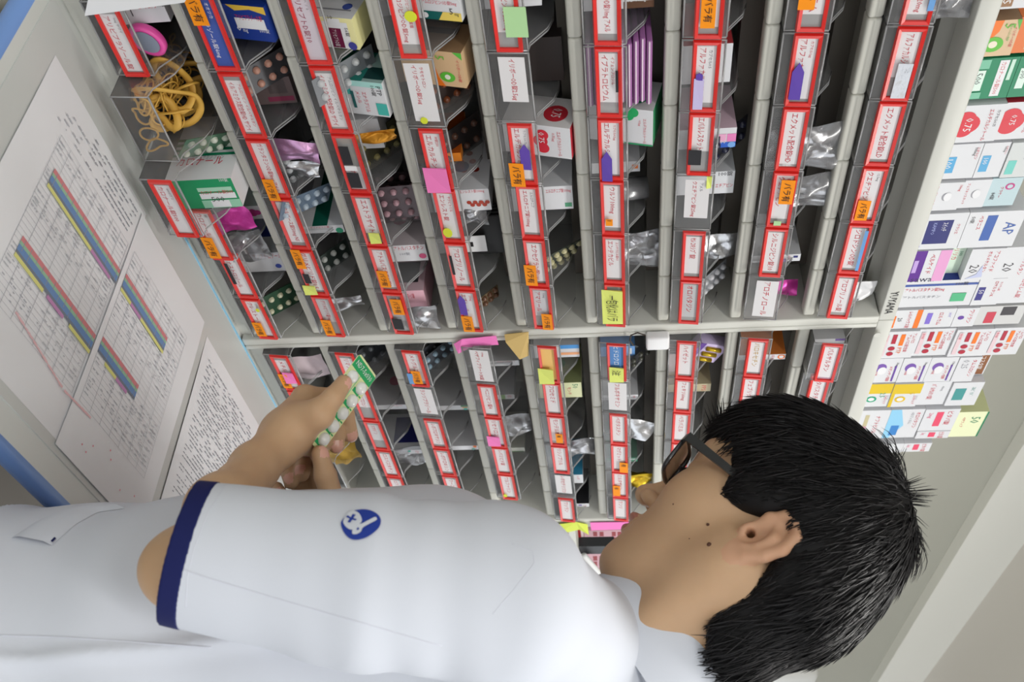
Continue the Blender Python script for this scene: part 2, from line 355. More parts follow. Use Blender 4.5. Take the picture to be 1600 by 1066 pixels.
COLS = dict(o=ORANGE, p=M((245, 130, 195), .6, .2, 'pink_note'), y=M((222, 232, 120), .6, .2, 'yellow_green_note'), v=M((98, 72, 168), .6, .2, 'violet_arrow'), l=M((196, 186, 226), .6, .2, 'lavender_strip'),
            k=M((48, 48, 52), .6, .2, 'black_tag'), d=M((214, 222, 60), .6, .2, 'yellow_dot'), w=M((236, 236, 240), .6, .2, 'white_slip'), b=M((110, 160, 215), .6, .2, 'blue_slip'), s=FOIL, g=M((176, 216, 160), .6, .2, 'green_slip'), u=M((60, 96, 170), .6, .2, 'dark_blue_slip'))
def tray(bay, r, c, frame=1, card=(0, 1), t1='', t2='', cc=None, tc=None, st=(), pull=0, look='', lift=0):
    global SHELL, FRAME
    if pull: PULL[(bay, r, c)] = pull
    t = thing('storage_bin', '%s, %s' % (look or ('red-framed clear bin' if frame else 'clear bin without frame'), where(bay, r, c)), 'bin', (tray_x(bay, c), tray_y(bay, r, c), zs(r)+.0006), 'clear bins in the medicine cabinet')
    if SHELL is None:
        o = tray_shell().build('bin_shell', t); SHELL = o
    else: o = SHELL.copy(); COL.objects.link(o); o.parent = t
    if frame:
        if FRAME is None: o = frame_mb().build('label_frame', t); FRAME = o
        else: o = FRAME.copy(); COL.objects.link(o); o.parent = t
    if frame: bk = MB(); bk.quad([(IX0-.001, fyz(IZ0)-.0001, IZ0-.001), (IX1+.001, fyz(IZ0)-.0001, IZ0-.001), (IX1+.001, fyz(IZ1)-.0001, IZ1+.001), (IX0-.001, fyz(IZ1)-.0001, IZ1+.001)], WINB); bk.build('frame_backing', o)
    a, b = card; x0 = IX0+(IX1-IX0)*a; x1 = IX0+(IX1-IX0)*b; k = MB()
    cm = CARD if cc is None else M(cc, .7, .2); tm = TRED if tc is None else M(tc, .6, .2)
    q = 0 if frame else .004
    def P(x, z, e): return (x, fyz(z)-e, z)
    if b > a:
        k.quad([P(x0, IZ0-q, .0004), P(x1, IZ0-q, .0004), P(x1, IZ1+q, .0004), P(x0, IZ1+q, .0004)], cm)
        ey = (0, -.1255, .992); h = (IZ1-IZ0)
        two = bool(t2)
        if t1: k.text(t1, P(x0+.002, IZ0+h*(.14 if two else .28), .0006), (1, 0, 0), ey, h*(.36 if two else .42), tm, x1-x0-.004)
        if t2: k.text(t2, P(x0+.004, IZ0+h*.64, .0006), (1, 0, 0), ey, h*.20, tm if r % 2 else TGRY, x1-x0-.008)
        k.build('label_card', o if frame else t)
    for s in st:
        kind, sx, sz, sw, sh = s[:5]; txt = s[5] if len(s) > 5 else ''
        k = MB(); xx = sx*tw; zz = FZ0+(FZ1-FZ0)*sz; w = sw*tw; h = sh*(FZ1-FZ0); e = .0040 if frame else .0012
        pts = [(xx, zz), (xx+w, zz), (xx+w, zz+h), (xx, zz+h)]
        if kind == 'v': pts = [(xx, zz+h/2), (xx+w*.25, zz), (xx+w, zz), (xx+w, zz+h), (xx+w*.25, zz+h)]
        if kind == 'd': pts = [(xx+w/2*(1+math.cos(g)), zz+h/2*(1+math.sin(g))) for g in np.linspace(0, 6.283, 14, endpoint=False)]
        bow = .0016 if kind in 'py' else .0003
        n = len(pts); V = [P(p[0], p[1], e+bow*(1 if j % 2 else 0)) for j, p in enumerate(pts)]+[P(p[0], p[1], e-.0004) for p in pts]
        k.add(V, [tuple(range(n)), tuple(range(2*n-1, n-1, -1))]+[(i, (i+1) % n, n+(i+1) % n, n+i) for i in range(n)], COLS[kind])
        if kind == 'o' or txt: k.text(txt or 'バラ有', P(xx+w*.12, zz+h*.2, e+.0021 if kind in 'py' else e+.0006), (1, 0, 0), (0, -.1255, .992), h*.6, TBLK if kind not in 'k' else CARD, w*.76)
        nm = {'o': 'orange_sticker', 'p': 'sticky_note', 'y': 'sticky_note', 'v': 'arrow_sticker', 'l': 'strip_sticker', 'k': 'black_tag', 'd': 'dot_sticker', 's': 'foil_slip'}.get(kind, 'sticker')
        k.build(nm, o if frame else t)
    return t
# per bin: what its front shows
T = tray; O = lambda x, z=0, w=.26, h=.5: ('o', x, z, w, h)
T('A',0,0, t1='アリピプラゾール錠', t2='1mg サワイ', card=(.12,.98), look='red-framed bin lettered 1mg')
T('A',0,1, frame=0, card=(0,0), pull=.030, look='frameless pulled-out bin full of rubber bands')
T('A',0,2, t1='カロナール錠500', t2='400ｷﾘｶﾞｴ', card=(.04,.98), pull=.055, look='pulled-out red-framed bin labelled 500')
T('A',0,3, t1='カロナール', t2='細', card=(0,1), st=[O(.52,-.05,.42,.55)], pull=.012, look='red-framed bin with big orange note')
T('A',0,4, t1='アナストロゾール', t2='1mg', card=(.03,.97), st=[('k',.2,.15,.45,.16)], look='red-framed bin with thin black tag')
T('A',0,5, t1='クレストール', t2='2.5mg', card=(.03,.97), st=[('d',.2,.6,.08,.2),O(.56,.02,.34,.5)], look='red-framed bin, yellow dot and orange note')
T('A',1,0, t1='アリピプラゾール錠6mg', t2='オオツカ', cc=(70,92,168), tc=(240,238,240), card=(0,1), st=[O(-.05,-.05,.42,.6)], look='red-framed bin with blue card')
T('A',1,1, t1='イルアミクス配合錠HD サワイ', t2='アムロジピン イルベサルタン', card=(.08,.97), look='red-framed bin lettered HD')
T('A',1,2, t1='ガランタミンOD錠8mg アメル', t2='', card=(0,1), st=[O(.66,.04,.38,.5)], look='red-framed bin, orange note at its end')
T('A',1,3, t1='アカルボース錠50mg NS', t2='', card=(.04,.92), look='red-framed bin lettered 50mg')
T('A',1,4, t1='グリメピリド錠0.5', t2='', card=(.0,.95), st=[O(-.02,-.02,.4,.46),('k',.5,.1,.2,.3),('y',.76,-.15,.2,.62)], look='red-framed bin, orange and green notes')
T('A',1,5, t1='グリメピリド錠1mg', t2='', card=(.05,.66), cc=(190,190,192), st=[O(.56,.03,.38,.52)], look='red-framed grey-card bin with orange note')
T('A',2,0, t1='アリセプトD錠10', t2='ﾄﾞﾈﾍﾟｼﾞﾙ', cc=(205,196,205), tc=(150,36,70), card=(0,1), st=[], look='red-framed bin lettered D10')
T('A',2,1, t1='イルアミクス配合錠LD サワイ', t2='アムロジピン イルベサルタン', card=(.06,.97), look='red-framed bin lettered LD')
T('A',2,2, t1='ｴﾅﾗﾌﾟﾘﾙ', t2='', card=(.55,1), st=[('k',.18,.2,.3,.4),('w',.5,.2,.08,.5),('k',.62,.2,.26,.5)], look='red-framed bin with two black tags')
T('A',2,3, t1='エストラサイト', t2='', card=(.05,.8), st=[('y',.72,.3,.2,.5)], look='red-framed bin with small yellow note')
T('A',2,4, t1='アトルバスタチン錠5', t2='', card=(.05,.95), st=[O(.5,.1,.36,.5)], look='red-framed bin, orange note on its card')
T('A',2,5, t1='アトルバ', t2='', card=(.05,.7), cc=(180,180,184), st=[O(.12,.3,.36,.56),('k',.6,.1,.25,.5)], look='red-framed bin, orange note beside black tag')
T('A',3,0, t1='アムロジピンOD錠5mg', t2='アムロジピンベシル酸塩', card=(0,.86), st=[('d',.36,.5,.14,.45)], look='red-framed bin lettered OD 5mg')
T('A',3,1, frame=0, t1='イリボーOD錠5µg', t2='ラモセトロン', card=(.0,.96), st=[('d',.84,.2,.1,.3)], look='frameless bin with white card, yellow dot')
T('A',3,2, t1='エルカルチン', t2='FF錠250', card=(.03,.97), st=[('p',.62,-.15,.42,1.0)], look='red-framed bin covered by pink note')
T('A',3,3, t1='エンレスト錠', t2='サクビトリル', card=(.03,.97), st=[('d',.7,.1,.18,.42)], look='red-framed bin, yellow dot low on card')
T('A',3,4, t1='アロプリノール', t2='', card=(.06,.95), st=[('k',.25,.12,.4,.12)], look='red-framed bin, plain white card')
T('A',3,5, t1='エブトール', t2='250mg', card=(.04,.95), st=[('v',.1,.05,.46,.36),O(.6,.02,.38,.56)], look='red-framed bin, violet and orange notes')
T('A',4,0, t1='アムロジピンOD錠2.5mg', t2='', card=(0,.78), st=[('g',.4,.45,.38,.8)], look='red-framed bin with green slip')
T('A',4,1, frame=0, t1='イリボーOD錠2.5µg', t2='', card=(.0,.72), st=[], look='frameless bin lettered 2.5')
T('A',4,2, t1='エルデカルシトール', t2='カプセル0.75µg', card=(.0,.97), st=[('v',.3,.4,.42,.4),O(.62,-.12,.4,.6)], look='red-framed bin, violet arrow over orange note')
T('A',4,3, t1='エルロチニブ錠100mg', t2='エルロチニブ', card=(.03,.95), look='red-framed bin with long white card')
T('A',4,4, t1='エクセグラン錠100', t2='', card=(.05,.95), st=[O(.52,-.08,.44,.55)], look='red-framed bin, torn orange note')
T('A',4,5, t1='アマリール', t2='0.5mg', card=(.05,.72), cc=(196,196,200), st=[O(.6,.45,.38,.5)], look='red-framed bin, short card, orange note')
T('A',5,0, t1='アムロジピンOD錠10mg アメル', t2='', card=(.0,.9), look='red-framed bin lettered 10mg')
T('A',5,1, t1='イプラトロピウム', t2='イフェンプロジル', card=(.04,.82), st=[('k',.3,.75,.3,.1)], look='red-framed bin before purple sachets')
T('A',5,2, t1='エルデカルシトール', t2='カプセル0.5µg', card=(.0,.97), st=[('v',.5,.12,.5,.42)], look='red-framed bin with violet arrow')
T('A',5,3, t1='ウルソ100mg', t2='', card=(.05,.92), st=[('o',.68,.2,.12,.3,'1')], look='red-framed bin with tiny orange square')
T('A',5,4, t1='エンテカビル', t2='エンテカビル錠0.5', card=(.05,.95), look='red-framed bin before silver bag')
T('A',5,5, t1='', card=(0,0), st=[('y',.12,-.12,.78,.98,'一包化はバラ')], look='red-framed bin hidden by yellow note')
T('A',6,0, t1='アルファカルシドール', t2='', card=(.0,.9), st=[O(.42,.2,.42,.5)], look='red-framed bin, curling orange note')
T('A',6,1, t1='アルファカルシドール', t2='カプセル0.5', card=(.03,.92), st=[('l',.5,.1,.44,.36),('v',.42,.16,.1,.25)], look='red-framed bin with lavender strip')
T('A',6,2, t1='エパルレスタット', t2='', card=(.0,.62), st=[('k',.56,.05,.24,.5)], look='red-framed bin, black tag over card')
T('A',6,3, frame=0, t1='クエチアピン錠25mg', t2='アメル', card=(.02,.8), st=[('y',0,.85,.2,.2)], look='frameless bin with white lettered card')
T('A',6,4, t1='ｾﾚｺｷｼﾌﾞ錠', t2='', card=(.06,.92), look='red-framed bin before silver packs')
T('A',6,5, t1='オロパタジン', t2='', card=(.05,.9), cc=(188,190,192), look='red-framed bin with grey card')
T('A',7,0, t1='アルプラゾラム', t2='', card=(.0,.82), st=[O(.2,-.05,.5,.55)], look='red-framed bin, orange note over frame')
T('A',7,1, t1='アルファカルシドール', t2='カプセル1µg', card=(.0,.95), st=[('v',.36,.1,.52,.42)], look='red-framed bin, long violet arrow')
T('A',7,2, t1='エクメット配合錠HD', t2='', card=(.02,.95), look='red-framed bin lettered HD in brown')
T('A',7,3, t1='クエチアピン', t2='錠100', card=(.02,.9), st=[('o',.12,.35,.42,.55),('g',.86,.3,.08,.3)], look='red-framed bin, smudged orange note')
T('A',7,4, t1='シルニジピン錠10', t2='', card=(.05,.95), look='red-framed bin before white carton')
T('A',7,5, frame=0, t1='アロチノロール', t2='', card=(.04,.96), look='frameless bin with long white card')
T('A',8,0, t1='エソメプラゾール20mg', t2='', card=(.0,.92), st=[('b',.3,.75,.5,.2)], look='red-framed bin, blue line on card')
T('A',8,1, t1='アルファカルシドール', t2='', card=(.02,.7), st=[('s',.46,.3,.48,.5)], look='red-framed bin with silver slip')
T('A',8,2, t1='エクメット配合錠LD', t2='', card=(.02,.95), look='red-framed bin lettered LD in brown')
T('A',8,3, t1='クエチアピン錠', t2='12.5mg', card=(.02,.95), st=[O(.56,.12,.36,.5)], look='red-framed bin, orange note low left')
T('A',8,4, t1='シロドシンOD錠', t2='', card=(.05,.95), st=[('b',.1,.7,.8,.14)], look='red-framed bin, card with blue edge')
T('A',8,5, t1='アロプリノール錠', t2='', card=(.06,.92), look='red-framed bin with plain pinkish card')
# far bay
T('B',0,0, t1='メチルコバ', card=(.1,.95), st=[O(.5,0,.4,.5),('p',.44,.3,.3,.6)], look='red-framed bin, pink over orange note')
T('B',0,1, t1='モサプリド', card=(.1,.9), look='red-framed bin by the man\'s knuckles')
T('B',0,3, frame=0, card=(0,0), pull=.02, look='frameless bin holding yellow powder sachets')
T('B',1,0, t1='リマプロスト', card=(.1,.95), look='red-framed bin behind the blister strip')
T('B',1,1, t1='ロキソプロフェン', card=(.1,.6), look='red-framed bin, short card')
T('B',1,2, t1='ﾗﾌﾁｼﾞﾝ', card=(.1,.7), cc=(200,200,202), look='red-framed bin with greyish card')
T('B',1,3, t1='ロスバスタチン', card=(.1,.95), look='red-framed bin with slanting letters')
T('B',1,4, t1='ロフラゼプ酸', card=(.1,.95), look='red-framed bin above the badge')
T('B',2,0, t1='メトグルコ', card=(.05,.9), st=[O(.52,.2,.36,.5),('b',.6,-.05,.3,.3)], look='red-framed bin, blue slip under orange')
T('B',2,1, frame=0, t1='ランソプラゾール', card=(.02,.9), look='frameless bin, white card')
T('B',2,2, t1='レボフロキサシン', card=(.1,.92), look='red-framed bin with white card')
T('B',2,3, t1='レボチロキシン', card=(.1,.92), look='red-framed bin lettered in dark red')
T('B',2,4, t1='ワーファリン', card=(.1,.92), look='red-framed bin low above shoulder')
T('B',3,0, frame=0, t1='ベザフィブラートSR錠', t2='100mg', card=(0,.98), look='frameless bin under the pink tape')
T('B',3,1, t1='ベニジピン錠4', card=(.05,.95), look='red-framed bin lettered 4')
T('B',3,2, t1='リセドロン', card=(.05,.95), st=[('p',.6,-.1,.32,.75)], look='red-framed bin with small pink note')
T('B',3,3, t1='レバミピド錠', card=(.05,.95), look='red-framed bin with grey lettering')
T('B',3,4, t1='ワルファリン', card=(.05,.95), st=[('d',.75,.1,.12,.25)], look='red-framed bin, dot in card corner')
T('B',4,0, t1='', card=(.02,.98), cc=(240,196,120), st=[('y',.58,-.1,.42,.8)], look='red-framed bin with amber card')
T('B',4,1, t1='フロセミド', card=(.02,.95), look='red-framed bin beneath green note')
T('B',4,2, t1='モンテルカ', card=(.05,.9), st=[('o',.55,.4,.3,.4,'有')], look='red-framed bin, small orange patch')
T('B',4,3, t1='リシノプリル', card=(.05,.95), look='red-framed bin with pale card')
T('B',4,4, frame=0, t1='レボセチリジン', card=(.05,.85), look='frameless bin, half-width card')
T('B',4,5, t1='ワソラン', card=(.1,.95), look='red-framed bin beside black carton')
T('B',5,0, t1='ヒドロクロ', cc=(90,140,200), tc=(230,235,240), card=(0,1), st=[('y',.6,.1,.4,.75,'注')], look='red-framed bin with blue card')
T('B',5,1, frame=0, t1='フルボキサミン', card=(.02,.95), look='frameless bin, white label')
T('B',5,2, t1='ベポタスチン', card=(.05,.95), look='red-framed bin before foil sheet')
T('B',5,3, t1='マグミット', card=(.05,.95), st=[('o',.6,.5,.36,.5,'有')], look='red-framed bin, orange patch upper right')
T('B',5,4, t1='ミルタザピン', card=(.05,.95), st=[('o',.5,.05,.4,.45,'有')], look='red-framed bin before gold foil')
T('B',5,5, t1='ランソ', card=(.1,.9), look='red-framed end bin')
T('B',6,0, t1='ハイゼット', card=(.05,.95), look='red-framed bin under white clip')
T('B',6,1, t1='フェキソ60mg', card=(.05,.95), st=[], look='red-framed bin with bold lettering')
T('B',6,2, t1='ベラパミル', card=(.05,.95), look='red-framed bin near the spectacles')
T('B',6,3, t1='ボグリボース', card=(.05,.95), look='red-framed bin behind spectacle lens')
T('B',7,0, t1='パロキセチン', tc=(190,150,60), card=(.05,.95), look='red-framed bin lettered in ochre')
T('B',7,1, t1='フェブリク', card=(.05,.95), look='red-framed bin above the fringe')
T('B',7,2, t1='プレガバリン', card=(.05,.95), look='red-framed bin seen through the fringe')
T('B',8,0, t1='バルサルタン', card=(.05,.95), pull=.012, look='red-framed bin slightly pulled out')
T('B',8,1, t1='ピタバスタチン', card=(.05,.95), st=[('p',-.1,.2,.22,.8)], look='red-framed bin with folded pink note')
T('B',8,2, t1='フルニトラ', card=(.05,.95), look='red-framed bin behind the hair')
# ------------------------------------------------------------------ cartons
def colr(c): return c if not isinstance(c, tuple) else M(c, .42, .35)
def deco(k, items, o, ex, ey, w, h, nrm):
    o = np.array(o, float); ex = np.array(ex, float); ey = np.array(ey, float); nrm = np.array(nrm, float)
    for n_, it in enumerate(items):
        e = o+nrm*(.0002+.00008*n_)
        if it[0] == 'r':
            _, s0, s1, t0, t1, c = it; k.quad([e+ex*w*s0+ey*h*t0, e+ex*w*s1+ey*h*t0, e+ex*w*s1+ey*h*t1, e+ex*w*s0+ey*h*t1], colr(c))
        elif it[0] == 'p':
            k.add([e+ex*w*s+ey*h*t for s, t in it[1]], [tuple(range(len(it[1])))], colr(it[2]))
        elif it[0] == 'c':
            _, s, t, r, c = it[:5]; ry = it[5] if len(it) > 5 else r
            k.add([e+ex*(w*s+r*math.cos(a))+ey*(h*t+ry*math.sin(a)) for a in np.linspace(0, 6.283, 20, endpoint=False)], [tuple(range(20))], colr(c))
        elif it[0] == 'h':
            _, tx, s, t, sz, c = it[:6]; k.text(tx, e+ex*w*s+ey*h*t, ex, ey, sz*h, colr(c), w*(it[6] if len(it) > 6 else .97-s))
        elif it[0] == 'v':
            _, tx, s, t, sz, c = it[:6]; k.text(tx, e+ex*w*s+ey*h*t, ey, -ex, sz*w, colr(c), h*(it[6] if len(it) > 6 else .97-t))
def carton(name, label, X, Y, Z, base=(218, 219, 223), front=(), left=(), top=None, lcol=None, rot=0, group=None, cat='box', under=()):
    w, d, h = X[1]-X[0], Y[1]-Y[0], Z[1]-Z[0]
    k = MB(); b = colr(base); l = colr(lcol) if lcol else b; tp = colr(top) if top else b
    k.box((-w/2, 0, 0), (w/2, d, h), b, (b, tp, b, b, b, l))
    deco(k, front, (-w/2, 0, 0), (1, 0, 0), (0, 0, 1), w, h, (0, -1, 0))
    deco(k, left, (-w/2, d, 0), (0, -1, 0), (0, 0, 1), d, h, (-1, 0, 0))
    deco(k, under, (-w/2, d, 0), (1, 0, 0), (0, -1, 0), w, d, (0, 0, -1))
    o = k.build(name, None, ((X[0]+X[1])/2, Y[0], Z[0])); o.rotation_euler.z = rot
    return thing(name, label, cat, group=group, mesh=o)
R_ = (206, 52, 74); G_ = (18, 132, 92); N_ = (38, 42, 112); P_ = (104, 66, 160); B_ = (84, 166, 214); OR = (238, 120, 36); K_ = (60, 58, 64); GY = (150, 150, 158); W_ = (230, 230, 233)
YT = .012
def stack(cols_, yf=YT):
    """columns of cartons on top of the cabinet: first corners seen in the photo, then each carton's upper edge"""
    for A, C, y0, lst in cols_:
        a = on_y(A[0], A[1], yf); c = on_y(C[0], C[1], yf); z = TOPZ+.0005
        for (bx_, name, lab, kw) in lst:
            b = on_y(bx_, y0, yf); z1 = b[2]; kw = dict(kw); d = kw.pop('d', .085); dx0, dx1 = kw.pop('dx', (0, 0)); y_ = yf+kw.pop('back', 0)+random.Random(lab).uniform(0, .004)
            carton(name, lab, (a[0]+.0006+dx0, c[0]-.0006+dx1), (y_, y_+d), (z, z1-.0004), group='medicine cartons stacked on the cabinet top', **kw)
            z = z1
def red_lines(main, sub='', s=.5): return [('h', main, .08, .5, .17, R_), ('h', sub or main, .1, .28, .1, GY)]
CT = 'medicine_carton'
wb100 = dict(front=[('r', .35, .82, .10, .42, B_), ('h', '100', .42, .16, .18, W_, .35), ('h', '100mg', .12, .78, .10, K_, .3), ('h', 'エダラビン', .1, .86, .08, R_)], d=.08)
f4 = dict(front=[('h', 'アムバロ', .08, .84, .10, R_), ('h', 'アムバロ配合錠', .12, .70, .11, R_), ('r', .1, .52, .52, .64, OR), ('h', 'PTP', .6, .52, .12, OR), ('r', .10, .44, .30, .42, (176, 40, 62)), ('c', .62, .36, .0045, (176, 40, 62)), ('c', .82, .36, .0045, (176, 40, 62)), ('r', .1, .9, .08, .2, (226, 200, 206)), ('h', '配合錠', .14, .1, .08, R_)], d=.11, left=[('h', '140錠', .4, .3, .12, K_), ('r', .25, .6, .55, .75, R_)])
pur = dict(front=[('c', .38, .34, .010, (120, 86, 170), .0075), ('c', .50, .40, .009, W_, .006), ('h', '10mg', .18, .78, .12, K_, .4), ('h', 'メマンチン塩酸', .32, .62, .12, R_), ('r', .3, .95, .80, .86, P_), ('h', 'OD錠', .5, .18, .1, R_, .4)], d=.08)
def yel(n, c): return dict(front=[('r', 0, .42, 0, 1, (222, 190, 40)), ('r', .42, 1, .0, .12, (222, 190, 40)), ('c', .66, .36, .0075, c), ('c', .66, .36, .0045, W_), ('h', n, .38, .62, .18, c, .3), ('h', 'エゼチミブ', .5, .8, .1, R_), ('h', 'ｱﾄﾙﾊﾞｽﾀﾁﾝ', .5, .9, .06, GY)], d=.08)
pk = dict(front=[('r', .12, .78, .36, .56, (228, 80, 110)), ('h', 'ピタバ錠', .1, .66, .18, R_), ('h', '2mg', .15, .1, .16, (230, 120, 150), .3)], d=.08)
